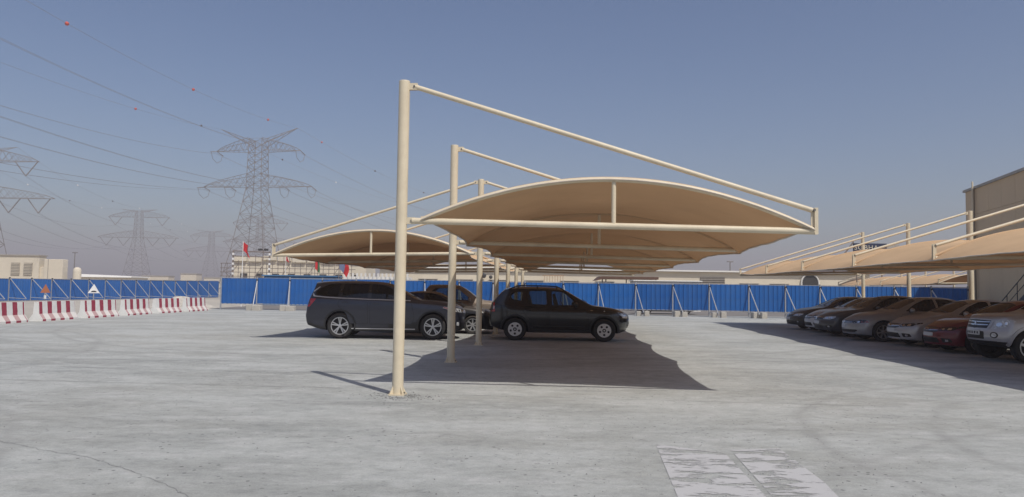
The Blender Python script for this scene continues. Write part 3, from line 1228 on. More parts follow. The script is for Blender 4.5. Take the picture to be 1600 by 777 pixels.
    # cabin furniture
    for u in S.get('seats', []):
        for s in (1, -1):
            sb = MB()
            sb.rbox((0, 0, 0.12), (0.5, 0.5, 0.16), 0.05)
            T = Matrix.Rotation(-0.25, 4, 'Y')
            sb.box((-0.30, 0, 0.46), (0.14, 0.48, 0.62), 0, 0, 0.85, T)
            sb.box((-0.39, 0, 0.86), (0.09, 0.25, 0.17), 0, 0, 0.85, T)
            so = sb.build("seat", M_SEAT, root)
            so.location = (c.X(u), s * 0.37, S.get('seat_z', 0.42))
    if 'dash' in S:
        db = MB()
        db.rbox((0, 0, 0), (0.45, 1.3, 0.28), 0.08)
        do = db.build("dashboard", M_SEAT, root)
        do.location = (c.X(S['dash'][0]), 0, S['dash'][1])
        sw = MB()
        T = Matrix.Rotation(math.radians(65), 4, 'Y')
        sw.path([T @ Vector((0.18 * math.cos(t), 0.18 * math.sin(t), 0)) for t in [k * math.pi / 10 for k in range(21)]], 0.016, 6)
        so = sw.build("steering_wheel", M_TRIM, root)
        so.location = (c.X(S['dash'][0] + 0.38), 0.37, S['dash'][1] + 0.06)
    if 'rails' in S:
        ua, ub, y, hz = S['rails']
        for s in (1, -1):
            pts = []
            for k in range(13):
                u = ua + (ub - ua) * k / 12
                h, n, d = c.pt('T', c.X(u), s * y)
                lift = hz * min(1, 3 * min(k, 12 - k) / 6) - 0.005
                pts.append(h + Vector((0, 0, lift)))
            rb = MB()
            rb.path(pts, 0.017, 8)
            for k in (2, 6, 10):
                rb.tube(pts[k], pts[k] - Vector((0, 0, hz + 0.02)), 0.012, 6)
            rb.build("roof_rail", M_TRIM, root, 50)
    if 'wipers' in S:
        for (ua, ya, ub, yb) in S['wipers']:
            pts = []
            for k in range(7):
                t = k / 6
                h, n, d = c.pt('T', c.X(ua + (ub - ua) * t), ya + (yb - ya) * t)
                pts.append(h + Vector((0, 0, 0.012)))
            MB().path(pts, 0.008, 6).build("wiper", M_TRIM, root)
    return root


def scale_u(pts, k):
    return [(u * k, v) for u, v in pts]


def plate_marks(y0, y1, z0, z1, seed):
    r = random.Random(seed)
    n = 5
    out = []
    w = (y1 - y0) / n
    for k in range(n):
        a = y0 + w * (k + 0.22)
        out.append(("plate_mark", [(a, z0 + (z1 - z0) * 0.25), (a + w * 0.5, z0 + (z1 - z0) * 0.25), (a + w * r.uniform(.3, .55), z1 - (z1 - z0) * 0.25), (a + w * 0.05, z1 - (z1 - z0) * 0.25)], 0.0075, M_INK))
    return out


def mirror_y(pts):
    return pts + [(u, -y) for u, y in reversed(pts)]


def sym(pts):
    """front outline given for y>=0, mirrored into a closed polygon"""
    return pts + [(-y, z) for y, z in reversed(pts)]


# ---- saloon (compact, as parked in the dusty row)
def saloon(kind):
    S = dict(L=4.64, WB=2.70, FO=0.95, R=0.318, tw=0.205, cat="car",
             top=[(0, .66), (.04, .70), (.14, .76), (.35, .83), (.7, .90), (1.05, .955), (1.30, .985), (1.42, 1.03), (1.8, 1.24), (2.1, 1.385), (2.4, 1.45), (2.8, 1.465), (3.2, 1.435), (3.55, 1.34), (3.9, 1.20), (4.15, 1.10), (4.4, 1.075), (4.56, 1.04), (4.64, .98)],
             belt=[(0, .60), (.14, .70), (.35, .765), (.7, .83), (1.05, .88), (1.4, .915), (2.3, .95), (3.3, .985), (4.0, 1.01), (4.4, 1.01), (4.64, .93)],
             bot=[(0, .23), (.3, .195), (.9, .185), (3.6, .185), (4.2, .23), (4.64, .32)],
             hw=[(0, .77), (.1, .80), (.35, .845), (.8, .875), (1.4, .8875), (3.3, .8875), (4.0, .87), (4.4, .83), (4.64, .78)],
             rw=[(0, .62), (.35, .68), (.9, .72), (1.3, .73), (1.8, .66), (2.2, .60), (2.8, .585), (3.4, .60), (3.9, .65), (4.3, .68), (4.64, .64)],
             fset=[(0.1, .07), (.25, .03), (.45, .0), (.58, .02), (.70, .09), (.8, .2)], rset=[(.2, .08), (.45, .0), (.7, .01), (.95, .05), (1.1, .10)],
             fcurve=.34, rcurve=.18, uf=1.0,
             cab=(1.72, 3.85),
             windows=[[(1.66, 1.0), (1.98, 1.22), (2.35, 1.385), (2.60, 1.395), (2.62, 1.0)], [(2.70, 1.01), (2.68, 1.395), (3.05, 1.38), (3.42, 1.27), (3.62, 1.14), (3.50, 1.04)]],
             screen=mirror_y([(1.50, .64), (2.10, .535), (2.16, .30), (2.18, .0)])[:-1] if False else [(1.52, .66), (1.46, .35), (1.44, 0), (1.46, -.35), (1.52, -.66), (2.08, -.55), (2.13, -.28), (2.14, 0), (2.13, .28), (2.08, .55)],
             rear_top=[(3.42, .50), (3.42, -.50), (3.98, -.58), (3.98, .58)],
             doors=[[(1.50, .32), (1.42, .55), (1.52, .90), (2.62, .945), (2.60, .30)], [(2.68, .30), (2.69, .95), (3.50, .985), (3.56, .75), (3.32, .52), (3.20, .30)]],
             handles=[(2.46, .84), (3.36, .875)], mirror=(1.80, .98), seats=[2.25, 3.1], dash=(1.75, .82), rim='7', rim_mat=M_RIMDULL, seat_z=.30,
             wipers=[(1.47, .55, 1.56, -.05), (1.45, -.02, 1.56, -.55)])
    H2 = .245
    if kind == 'a':      # wide two-bar grille running into the lamps
        P = [("grille", 'F', sym([(0, .555), (.30, .56), (.42, .60), (.40, .685), (.2, .70), (0, .70)]), .004, M_GRILLE, [("grille_bar", sym([(0, .60), (.40, .615), (.40, .63), (0, .615)]), .012, M_CHROME), ("grille_bar", sym([(0, .655), (.40, .66), (.40, .675), (0, .67)]), .012, M_CHROME), ("emblem", [(-.05, .61), (.05, .61), (.05, .67), (-.05, .67)], .018, M_CHROME)]),
             ("headlight", 'F2', [(.43, .60), (.74, .63), (.79, .70), (.62, .715), (.42, .69)], .004, M_DARKLAMP, [("reflector", [(.62, .635), (.69, .64), (.69, .69), (.62, .69)], .010, M_BULB), ("reflector", [(.50, .63), (.55, .63), (.55, .675), (.50, .675)], .010, M_BULB)]),
             ("air_intake", 'F', sym([(0, .28), (.46, .28), (.40, .415), (0, .42)]), .004, M_GRILLE, [("grille_bar", sym([(0, .34), (.42, .34), (.42, .355), (0, .355)]), .010, M_TRIM)]),
             ("fog_lamp_recess", 'F2', [(.54, .29), (.74, .31), (.70, .40), (.50, .41)], .004, M_GRILLE, [("fog_lamp", [(.60, .32), (.66, .32), (.66, .375), (.60, .375)], .010, M_BULB)]),
             ("number_plate", 'F', [(-.26, .455), (.26, .455), (.26, .545), (-.26, .545)], .010, M_PLATE, plate_marks(-.26, .26, .455, .545, 2)),
             ("taillight", 'B2', [(.45, .80), (.74, .80), (.74, .95), (.48, .93)], .004, M_TAIL),
             ("headlight_wing", 'LR', [(.34, .66), (.62, .72), (.60, .75), (.34, .72)], .004, M_DARKLAMP)]
    elif kind == 'b':    # slim chrome-lined grille
        P = [("grille", 'F', sym([(0, .565), (.46, .575), (.47, .655), (0, .665)]), .004, M_GRILLE, [("grille_bar", sym([(0, .588), (.45, .592), (.45, .603), (0, .600)]), .011, M_CHROME), ("grille_bar", sym([(0, .622), (.45, .626), (.45, .637), (0, .634)]), .011, M_CHROME), ("emblem", [(.045 * math.cos(t), .613 + .045 * math.sin(t)) for t in [k * math.pi / 6 for k in range(12)]], .018, M_CHROME)]),
             ("headlight", 'F2', [(.48, .575), (.70, .585), (.79, .63), (.79, .69), (.60, .69), (.48, .66)], .004, M_DARKLAMP, [("reflector", [(.60, .60), (.66, .60), (.66, .65), (.60, .65)], .010, M_BULB)]),
             ("air_intake", 'F', sym([(0, .285), (.52, .285), (.62, .34), (.58, .375), (0, .365)]), .004, M_GRILLE, [("grille_bar", sym([(0, .275), (.58, .275), (.60, .287), (0, .289)]), .010, M_CHROME)]),
             ("number_plate", 'F', [(-.19, .42), (.10, .42), (.10, .53), (-.19, .53)], .010, M_PLATE, plate_marks(-.19, .10, .42, .53, 3)),
             ("side_marker", 'LR', [(.30, .60), (.50, .61), (.46, .665), (.30, .655)], .004, M_AMBER),
             ("taillight", 'B2', [(.45, .80), (.74, .80), (.74, .95), (.48, .93)], .004, M_TAIL)]
    else:                # sporty lamps, deep lower grille
        P = [("grille", 'F', sym([(0, .57), (.36, .60), (.42, .675), (0, .69)]), .004, M_GRILLE, [("grille_bar", sym([(0, .655), (.42, .662), (.42, .682), (0, .688)]), .012, M_CHROME), ("emblem", [(-.055, .59), (.055, .59), (.05, .65), (-.05, .65)], .016, M_CHROME)]),
             ("headlight", 'F2', [(.44, .605), (.68, .60), (.79, .66), (.77, .715), (.62, .715), (.44, .69)], .004, M_LAMP, [("reflector", [(.52, .63), (.60, .63), (.60, .685), (.52, .685)], .010, M_BULB), ("reflector", [(.65, .635), (.72, .64), (.72, .69), (.65, .69)], .010, M_BULB)]),
             ("air_intake", 'F', sym([(0, .27), (.44, .27), (.40, .40), (0, .41)]), .004, M_GRILLE),
             ("fog_lamp_recess", 'F2', [(.55, .29), (.74, .33), (.72, .42), (.54, .38)], .004, M_GRILLE, [("fog_lamp", [(.62, .33), (.67, .33), (.67, .375), (.62, .375)], .010, M_BULB)]),
             ("number_plate", 'F', [(-.26, .44), (.26, .44), (.26, .535), (-.26, .535)], .010, M_PLATE, plate_marks(-.26, .26, .44, .535, 5)),
             ("taillight", 'B2', [(.45, .80), (.74, .80), (.74, .95), (.48, .93)], .004, M_TAIL)]
    S['pieces'] = P
    return S


def paint_mat(name, col, metal=0.35, dust=0.55, rough=0.32):
    return mat(name, col, rough, metal, 0.05, 6.0, dust=dust, coat=0.7, dust_col=(0.20, 0.172, 0.148))


P_SLATE = paint_mat("slate_grey_metallic", (0.032, 0.035, 0.052), 0.45, 0.22)
P_BLACK = paint_mat("brown_black_paint", (0.005, 0.006, 0.010), 0.1, 0.16, 0.25)
P_BLACK2 = paint_mat("black_saloon_paint", (0.012, 0.012, 0.014), 0.1, 0.35)
P_BEIGE = paint_mat("bronze_beige_metallic", (0.26, 0.21, 0.165), 0.45, 0.5)
P_DKBLUE = paint_mat("dusty_dark_paint", (0.022, 0.022, 0.028), 0.2, 0.6)
P_WHITE = paint_mat("dusty_white_paint", (0.62, 0.62, 0.62), 0.0, 0.62)
P_GREYBLUE = paint_mat("dusty_graphite_paint", (0.055, 0.058, 0.070), 0.35, 0.6)
P_SILVER = paint_mat("dusty_silver_paint", (0.34, 0.35, 0.37), 0.45, 0.62)
P_SILVER2 = paint_mat("dusty_pale_silver", (0.50, 0.50, 0.51), 0.4, 0.65)
P_RED = paint_mat("dusty_dark_red_paint", (0.15, 0.006, 0.018), 0.1, 0.26)
P_PALE = paint_mat("silver_offroad_paint", (0.52, 0.53, 0.56), 0.4, 0.55)

# ---- big three row SUV
BIG = dict(flare=(0.05, M_TRIM), L=4.94, WB=2.82, FO=0.95, R=0.388, tw=0.245, cat="SUV",
           top=[(0, .92), (.05, 1.00), (.15, 1.06), (.4, 1.115), (.8, 1.165), (1.2, 1.195), (1.40, 1.215), (1.6, 1.30), (2.0, 1.53), (2.25, 1.66), (2.5, 1.725), (2.9, 1.755), (3.6, 1.765), (4.2, 1.75), (4.6, 1.735), (4.94, 1.72)],
           belt=[(0, .86), (.15, .98), (.4, 1.04), (.8, 1.09), (1.4, 1.13), (2.2, 1.18), (3.2, 1.205), (4.2, 1.235), (4.7, 1.25), (4.94, 1.25)],
           bot=[(0, .27), (.3, .235), (.9, .23), (3.8, .23), (4.4, .27), (4.94, .40)],
           hw=[(0, .86), (.1, .89), (.35, .945), (.8, .985), (1.5, .995), (3.6, .995), (4.3, .98), (4.7, .95), (4.94, .90)],
           rw=[(0, .70), (.35, .78), (.9, .83), (1.4, .84), (2.0, .76), (2.4, .71), (3.0, .69), (4.2, .68), (4.94, .67)],
           fset=[(.2, .14), (.35, .04), (.55, .0), (.80, .01), (.98, .07), (1.08, .14)], rset=[(.35, .10), (.5, .03), (.65, .0), (.85, .02), (1.0, .05), (1.2, .11), (1.45, .23), (1.62, .30), (1.75, .32)],
           fcurve=.26, rcurve=.13, uf=.95, ur=.95, rpow=1.5, clad=0.45,
           cab=(1.85, 4.45),
           windows=[[(1.74, 1.215), (2.05, 1.42), (2.36, 1.60), (2.58, 1.655), (2.86, 1.665), (2.88, 1.235)], [(2.92, 1.24), (2.90, 1.67), (3.72, 1.67), (3.78, 1.265)], [(3.82, 1.27), (3.76, 1.67), (4.15, 1.645), (4.38, 1.54), (4.56, 1.40), (4.52, 1.32), (4.2, 1.285)]],
           screen=[(1.66, .76), (1.56, .4), (1.54, 0), (1.56, -.4), (1.66, -.76), (2.28, -.62), (2.34, -.3), (2.35, 0), (2.34, .3), (2.28, .62)],
           rear_back=[(.55, 1.30), (-.55, 1.30), (-.50, 1.60), (.50, 1.60)], rb_depth=.9,
           side_glass=G_TINT, front_glass=G_SHADE,
           doors=[[(1.58, .47), (1.52, .7), (1.62, 1.12), (2.86, 1.17), (2.86, .46)], [(2.93, .46), (2.94, 1.175), (3.80, 1.205), (3.84, 1.02), (3.58, .76), (3.46, .47)]],
           handles=[(2.68, 1.08), (3.62, 1.11)], mirror=(1.92, 1.21), seats=[2.40, 3.35], dash=(1.9, 1.06), rim='double5', seat_z=.56,
           pieces=[("taillight", 'LR', [(4.70, .96), (4.92, .94), (4.93, 1.20), (4.50, 1.21), (4.56, 1.13)], .004, M_TAIL),
                   ("taillight_inner", 'B2', [(.55, .98), (.84, .98), (.84, 1.19), (.62, 1.17)], .004, M_TAIL),
                   ("headlight", 'LR', [(.20, .84), (.66, .97), (.62, 1.01), (.24, .95)], .004, M_LAMP, [("indicator", [(.46, .935), (.64, .98), (.62, 1.0), (.47, .965)], .007, M_TAIL)]),
                   ("headlight_front", 'F2', [(.50, .82), (.85, .86), (.86, .97), (.52, .93)], .004, M_LAMP, [("reflector", [(.60, .85), (.70, .86), (.70, .92), (.60, .91)], .009, M_BULB)]),
                   ("grille", 'F', sym([(0, .66), (.50, .70), (.52, .94), (0, .97)]), .004, M_GRILLE, [("grille_bar", sym([(0, .80), (.55, .83), (.56, .90), (0, .88)]), .014, M_CHROME), ("emblem", [(-.07, .79), (.07, .79), (.07, .90), (-.07, .90)], .02, M_CHROME)]),
                   ("air_intake", 'F', sym([(0, .36), (.56, .36), (.62, .50), (0, .52)]), .004, M_GRILLE),
                   ("fog_lamp", 'F2', [(.68, .42), (.80, .44), (.80, .54), (.70, .53)], .006, M_LAMP),
                   ("sill_strip", 'LR', [(1.48, .30), (3.42, .30), (3.42, .325), (1.48, .325)], .012, M_SATIN),
                   ("window_strip", 'LR', [(1.64, 1.190), (2.9, 1.214), (3.8, 1.244), (4.2, 1.262), (4.56, 1.298), (4.62, 1.39), (4.42, 1.56), (4.44, 1.58), (4.67, 1.40), (4.60, 1.272), (4.2, 1.240), (3.8, 1.222), (2.9, 1.194), (1.64, 1.170)], .006, M_SATIN),
                   ("pillar_trim", 'LR', [(2.84, 1.24), (2.95, 1.243), (2.935, 1.667), (2.83, 1.662)], .002, M_PILLAR), ("pillar_trim", 'LR', [(3.74, 1.27), (3.86, 1.275), (3.80, 1.668), (3.69, 1.668)], .002, M_PILLAR),
                   ("rear_reflector", 'LR', [(4.72, .40), (4.90, .43), (4.90, .47), (4.76, .45)], .004, M_CHROME)],
           wipers=[(1.58, .6, 1.7, -.05), (1.56, 0, 1.7, -.62)])
build_car("sport_utility_vehicle", BIG, "slate grey three-row SUV seen side-on behind the nearest cream pole", (-3.93, 23.42, 0.004), math.radians(1.5), P_SLATE)

# ---- compact SUV with roof rails
COMPACT = dict(L=4.315, WB=2.673, FO=0.82, R=0.345, tw=0.215, cat="SUV",
               top=[(0, .84), (.05, .89), (.14, .935), (.35, .995), (.7, 1.05), (1.0, 1.085), (1.16, 1.11), (1.4, 1.245), (1.75, 1.455), (1.98, 1.585), (2.15, 1.635), (2.4, 1.655), (2.8, 1.665), (3.3, 1.66), (3.7, 1.645), (4.0, 1.63), (4.315, 1.61)],
               belt=[(0, .78), (.14, .87), (.35, .925), (.7, .975), (1.2, 1.01), (2.0, 1.03), (2.9, 1.055), (3.6, 1.10), (4.0, 1.15), (4.315, 1.15)],
               bot=[(0, .30), (.3, .25), (.8, .25), (3.4, .25), (3.9, .30), (4.315, .42)],
               hw=[(0, .76), (.1, .80), (.3, .86), (.7, .905), (1.2, .91), (3.2, .91), (3.8, .905), (4.1, .88), (4.315, .83)],
               rw=[(0, .62), (.35, .70), (.8, .76), (1.2, .77), (1.7, .69), (2.1, .645), (2.7, .63), (3.6, .625), (4.315, .61)],
               fset=[(.2, .22), (.32, .12), (.45, .03), (.6, .0), (.75, .02), (.88, .09), (.97, .18)], rset=[(.35, .08), (.5, .0), (.8, .0), (1.0, .03), (1.15, .07), (1.3, .17), (1.45, .33), (1.55, .44), (1.64, .52)],
               fcurve=.26, rcurve=.10, uf=.8, ur=1.05, rpow=1.4, clad=0.40, crease=0.0,
               cab=(1.62, 3.75),
               windows=[[(1.56, 1.075), (1.78, 1.31), (1.96, 1.455), (2.08, 1.505), (2.40, 1.525), (2.38, 1.075)], [(2.54, 1.08), (2.56, 1.53), (3.08, 1.525), (3.13, 1.36), (3.11, 1.18), (3.04, 1.10)], [(3.30, 1.20), (3.28, 1.50), (3.54, 1.485), (3.70, 1.34), (3.63, 1.24)]],
               screen=[(1.40, .69), (1.31, .36), (1.29, 0), (1.31, -.36), (1.40, -.69), (2.0, -.585), (2.05, -.3), (2.06, 0), (2.05, .3), (2.0, .585)],
               rear_back=[(.50, 1.18), (-.50, 1.18), (-.46, 1.45), (.46, 1.45)], rb_depth=.9,
               side_glass=G_CLEAR, front_glass=G_SHADE,
               doors=[[(1.36, .42), (1.28, .7), (1.42, .99), (2.46, 1.02), (2.46, .40)], [(2.53, .40), (2.54, 1.025), (3.20, 1.06), (3.24, .86), (3.02, .64), (2.92, .42)]],
               handles=[(2.32, .90), (3.10, .93)], mirror=(1.66, 1.07), mirror_mat=M_TRIM, seats=[1.92, 2.72], dash=(1.62, .95), rim='cover', rim_mat=mat("dull_wheel_cover", (0.66, 0.66, 0.65), 0.45, 0.0, 0.08, 12), seat_z=.50,
               flare=(0.055, M_TRIM), rails=(1.95, 3.72, .585, .10), handle_mat=M_TRIM,
               pieces=[("taillight", 'LR', [(4.10, .88), (4.27, .88), (4.28, 1.16), (4.12, 1.17)], .005, M_TAIL, [("reversing_lamp", [(4.12, .97), (4.26, .97), (4.26, 1.05), (4.12, 1.05)], .009, M_PLATE)]),
                       ("headlight", 'LR', [(.06, .74), (.28, .78), (.42, .90), (.36, .925), (.10, .87)], .004, M_LAMP, [("indicator", [(.12, .79), (.22, .80), (.22, .87), (.12, .86)], .008, M_AMBER)]),
                       ("headlight_front", 'F2', [(.46, .72), (.74, .73), (.76, .86), (.50, .86)], .004, M_LAMP, [("reflector", [(.56, .75), (.66, .75), (.66, .83), (.56, .83)], .009, M_BULB)]),
                       ("grille", 'F', sym([(0, .68), (.40, .69), (.43, .85), (0, .86)]), .004, M_GRILLE, [("grille_bar", sym([(0, .76), (.42, .765), (.42, .785), (0, .78)]), .012, M_CHROME)]),
                       ("air_intake", 'F', sym([(0, .42), (.48, .42), (.52, .58), (0, .60)]), .004, M_GRILLE),
                       ("side_marker", 'LR', [(.80, .925), (.84, .925), (.84, .95), (.80, .95)], .008, M_PLATE),
                       ("side_badge", 'LR', [(1.16, .945), (1.24, .945), (1.24, .965), (1.16, .965)], .005, M_CHROME),
                       ("side_strip", 'LR', [(1.40, .44), (2.95, .44), (2.95, .47), (1.40, .47)], .010, M_TRIM)],
               wipers=[(1.32, .52, 1.44, -.05), (1.31, -.02, 1.44, -.56)])
build_car("compact_utility_vehicle", COMPACT, "black compact SUV with roof rails under the middle canopy", (1.53, 23.55, 0.004), math.radians(-2.5), P_BLACK).scale = (1.025, 1.0, 1.0)

# ---- double cab pickup
PICK = dict(L=5.2, WB=3.1, FO=0.92, R=0.37, tw=0.24, cat="pickup truck",
            top=[(0, .92), (.05, .97), (.15, 1.01), (.4, 1.06), (.9, 1.10), (1.25, 1.13), (1.5, 1.26), (1.88, 1.53), (2.08, 1.65), (2.25, 1.70), (2.6, 1.725), (3.1, 1.725), (3.38, 1.705), (3.48, 1.62), (3.53, 1.25), (3.6, 1.09), (4.4, 1.09), (5.2, 1.09)],
            belt=[(0, .85), (.15, .93), (.4, .98), (.9, 1.03), (1.5, 1.055), (2.5, 1.075), (3.4, 1.085), (3.6, 1.06), (5.2, 1.06)],
            bot=[(0, .36), (.3, .31), (.9, .30), (4.0, .30), (4.8, .36), (5.2, .45)],
            hw=[(0, .80), (.1, .84), (.35, .89), (.8, .92), (4.6, .92), (5.2, .89)],
            rw=[(0, .66), (.35, .74), (.9, .79), (1.3, .80), (1.9, .70), (2.3, .65), (3.3, .64), (3.6, .80), (5.2, .82)],
            fset=[(.3, .12), (.5, .02), (.65, .0), (.85, .04), (1.0, .14)], rset=[(.4, .02), (.6, 0), (1.1, .02)], fcurve=.26, rcurve=.05,
            cab=(1.75, 3.36),
            windows=[[(1.66, 1.11), (1.95, 1.35), (2.2, 1.53), (2.42, 1.58), (2.44, 1.11)], [(2.54, 1.115), (2.53, 1.59), (3.10, 1.58), (3.24, 1.50), (3.26, 1.20), (3.16, 1.12)]],
            screen=[(1.50, .72), (1.42, .36), (1.40, 0), (1.42, -.36), (1.50, -.72), (2.1, -.59), (2.16, -.3), (2.17, 0), (2.16, .3), (2.1, .59)],
            side_glass=G_CLEAR, front_glass=G_SHADE,
            doors=[[(1.46, .42), (1.42, .75), (1.54, 1.03), (2.46, 1.06), (2.46, .42)], [(2.53, .42), (2.53, 1.06), (3.30, 1.075), (3.34, .42)]],
            handles=[(2.28, .95), (3.16, .96)], handle_mat=M_CHROME, mirror=(1.74, 1.10), seats=[2.25, 2.95], dash=(1.72, .98), rim='5', seat_z=.52,
            pieces=[("headlight", 'LR', [(.12, .80), (.52, .90), (.48, .97), (.16, .93)], .004, M_LAMP), ("headlight_front", 'F2', [(.50, .78), (.80, .80), (.80, .94), (.52, .92)], .004, M_LAMP),
                    ("grille", 'F', sym([(0, .66), (.44, .68), (.46, .92), (0, .94)]), .004, M_GRILLE, [("grille_bar", sym([(0, .79), (.45, .80), (.45, .83), (0, .82)]), .012, M_CHROME)]),
                    ("taillight", 'B2', [(.74, .74), (.86, .74), (.86, 1.02), (.74, 1.02)], .004, M_TAIL), ("bed_seam", 'LR', [(3.43, .40), (3.455, .40), (3.455, 1.05), (3.43, 1.05)], .003, M_GAP)])
build_car("pickup_truck", PICK, "bronze beige double-cab pickup behind the black saloon, beyond the cream poles", (-2.45, 29.6, 0.004), math.radians(-1.0), P_BEIGE)

# ---- saloons
GR = "dusty cars nose out in the shaded row"
S_BLK = saloon('a')
S_BLK.update(front_glass=G_SHADE, rim_mat=M_RIM)
build_car("saloon_car", S_BLK, "black saloon with a glinting headlamp, between the slate SUV and the pickup", (-2.68, 26.5, 0.004), math.radians(-1.5), P_BLACK2)

ROWCARS = [
    ('c', P_DKBLUE, "dark dusty saloon farthest along the shaded row, nearest the blue hoarding", 12.4, 32.55, 1.0),
    ('a', P_WHITE, "white dusty saloon second from the blue hoarding end of the row", 12.3, 30.25, 1.0),
    ('c', P_GREYBLUE, "graphite dusty saloon parked between the white and the chrome-grilled silver saloon", 11.85, 27.9, 1.05),
    ('b', P_SILVER, "silver saloon with slim chrome-lined grille and pink side marker lens", 11.75, 25.45, 1.03),
    ('a', P_SILVER2, "pale silver saloon parked beside the dark red one", 12.0, 23.0, 1.0),
    ('a', P_RED, "dark red dusty saloon beside the silver off-roader", 11.85, 20.65, 1.0),
]
for kind, pm, lab, nx, ny, k in ROWCARS:
    S = saloon(kind)
    rzc = math.pi - AZ + random.uniform(-0.01, 0.01)
    nx -= 0.2
    cx = nx + S['L'] / 2 * math.cos(AZ)
    cy = ny - S['L'] / 2 * math.sin(AZ)
    o = build_car("saloon_car", S, lab, (cx, cy, 0.004), rzc, pm, GR)
    o.scale = (k, 1 + (k - 1) * 0.5, k)

OFFROAD = dict(flare=(0.06, P_PALE), L=4.86, WB=2.78, FO=0.82, R=0.385, tw=0.255, cat="SUV",
               top=[(0, 1.02), (.05, 1.06), (.15, 1.09), (.4, 1.12), (.9, 1.155), (1.3, 1.18), (1.5, 1.25), (1.85, 1.52), (2.1, 1.68), (2.4, 1.77), (2.9, 1.82), (3.6, 1.82), (4.3, 1.78), (4.86, 1.72)],
               belt=[(0, .95), (.15, 1.02), (.4, 1.055), (.9, 1.09), (1.5, 1.11), (2.5, 1.13), (3.6, 1.15), (4.86, 1.16)],
               bot=[(0, .42), (.3, .36), (.8, .32), (3.6, .32), (4.3, .38), (4.86, .48)],
               hw=[(0, .82), (.1, .86), (.35, .915), (.8, .94), (4.2, .94), (4.6, .92), (4.86, .88)],
               rw=[(0, .70), (.35, .78), (.9, .82), (1.4, .82), (1.9, .75), (2.3, .70), (3.2, .68), (4.86, .66)],
               fset=[(.3, .20), (.42, .08), (.55, .0), (.72, .0), (.85, .05), (1.05, .11)], rset=[(.4, .06), (.6, .0), (1.0, .02), (1.4, .10), (1.75, .20)], fcurve=.30, rcurve=.10, clad=0.50,
               cab=(1.75, 4.35),
               windows=[[(1.66, 1.17), (1.92, 1.40), (2.15, 1.62), (2.62, 1.70), (2.64, 1.17)], [(2.73, 1.17), (2.71, 1.70), (3.50, 1.70), (3.54, 1.20)], [(3.63, 1.20), (3.60, 1.70), (4.30, 1.66), (4.42, 1.24)]],
               screen=[(1.54, .74), (1.46, .38), (1.44, 0), (1.46, -.38), (1.54, -.74), (2.08, -.64), (2.13, -.3), (2.14, 0), (2.13, .3), (2.08, .64)],
               rear_back=[(.52, 1.22), (-.52, 1.22), (-.50, 1.60), (.50, 1.60)],
               doors=[[(1.48, .42), (1.42, .75), (1.54, 1.09), (2.64, 1.11), (2.64, .42)], [(2.71, .42), (2.72, 1.115), (3.52, 1.135), (3.54, .9), (3.30, .6), (3.24, .42)]],
               handles=[(2.48, 1.0), (3.38, 1.02)], mirror=(1.74, 1.15), mirror_mat=M_CHROME, seats=[2.3, 3.2], dash=(1.78, 1.04), rim='5', seat_z=.58, handle_mat=M_CHROME,
               pieces=[("grille", 'F', sym([(0, .80), (.44, .80), (.50, .985), (0, 1.0)]), .004, M_GRILLE, [("grille_bar", sym([(0.06, .86), (.42, .87), (.44, .895), (0.06, .89)]), .014, M_CHROME), ("grille_bar", sym([(0.06, .935), (.46, .94), (.47, .965), (0.06, .96)]), .014, M_CHROME), ("grille_bar", sym([(0, .79), (.07, .80), (.09, .99), (0, 1.0)]), .010, M_GRILLE), ("grille_bar", [(.42, .79), (.49, .79), (.55, .98), (.48, .99)], .012, P_PALE), ("grille_bar", [(-.42, .79), (-.48, .99), (-.55, .98), (-.49, .79)], .012, P_PALE),
                                                                                                     ("emblem", [(0, .955), (-.035, .915), (0, .875), (.035, .915)], .022, M_CHROME), ("emblem", [(-.04, .91), (-.08, .855), (-.005, .865)], .022, M_CHROME), ("emblem", [(.04, .91), (.005, .865), (.08, .855)], .022, M_CHROME)]),
                       ("headlight", 'F2', [(.53, .78), (.80, .84), (.85, .985), (.58, .985)], .005, M_LAMP, [("reflector", [(.66 + .06 * math.cos(t), .90 + .05 * math.sin(t)) for t in [k * math.pi / 5 for k in range(10)]], .010, M_BULB), ("reflector", [(.76, .90), (.80, .905), (.80, .96), (.76, .96)], .010, M_BULB)]),
                       ("headlight_wing", 'LR', [(.20, .86), (.50, .98), (.50, 1.015), (.22, 1.0)], .005, M_LAMP),
                       ("lower_grille", 'F', sym([(0, .54), (.36, .54), (.36, .72), (0, .73)]), .004, M_GRILLE, [("grille_bar", sym([(0, .575), (.35, .575), (.35, .585), (0, .585)]), .010, M_TRIM), ("grille_bar", sym([(0, .615), (.35, .615), (.35, .625), (0, .625)]), .010, M_TRIM)]),
                       ("number_plate", 'F', [(-.26, .63), (.26, .63), (.26, .745), (-.26, .745)], .030, M_PLATE, [(a, b, .036, d) for a, b, _, d in plate_marks(-.26, .26, .63, .745, 9)]),
                       ("fog_lamp_recess", 'F2', [(.60 + .085 * math.cos(t), .645 + .075 * math.sin(t)) for t in [k * math.pi / 6 for k in range(12)]], .004, M_GRILLE, [("fog_lamp", [(.60 + .055 * math.cos(t), .645 + .05 * math.sin(t)) for t in [k * math.pi / 6 for k in range(12)]], .010, M_LAMP)]),
                       ("skid_panel", 'F', sym([(0, .43), (.5, .43), (.66, .50), (0, .50)]), .004, M_TRIM),
                       ("taillight", 'B2', [(.70, .80), (.86, .80), (.86, 1.10), (.72, 1.10)], .004, M_TAIL)],
               wipers=[(1.48, .55, 1.58, -.05), (1.46, -.02, 1.58, -.58)])
build_car("off_road_vehicle", OFFROAD, "silver off-road SUV with big chrome grille, nearest of the shaded row", (11.38 + 2.43 * math.cos(AZ), 18.15 - 2.43 * math.sin(AZ), 0.004), math.pi - AZ, P_PALE, GR)

# ------------------------------------------------------------------ blue hoarding
FENCE_TOP, FENCE_BOT = 2.10, 0.36


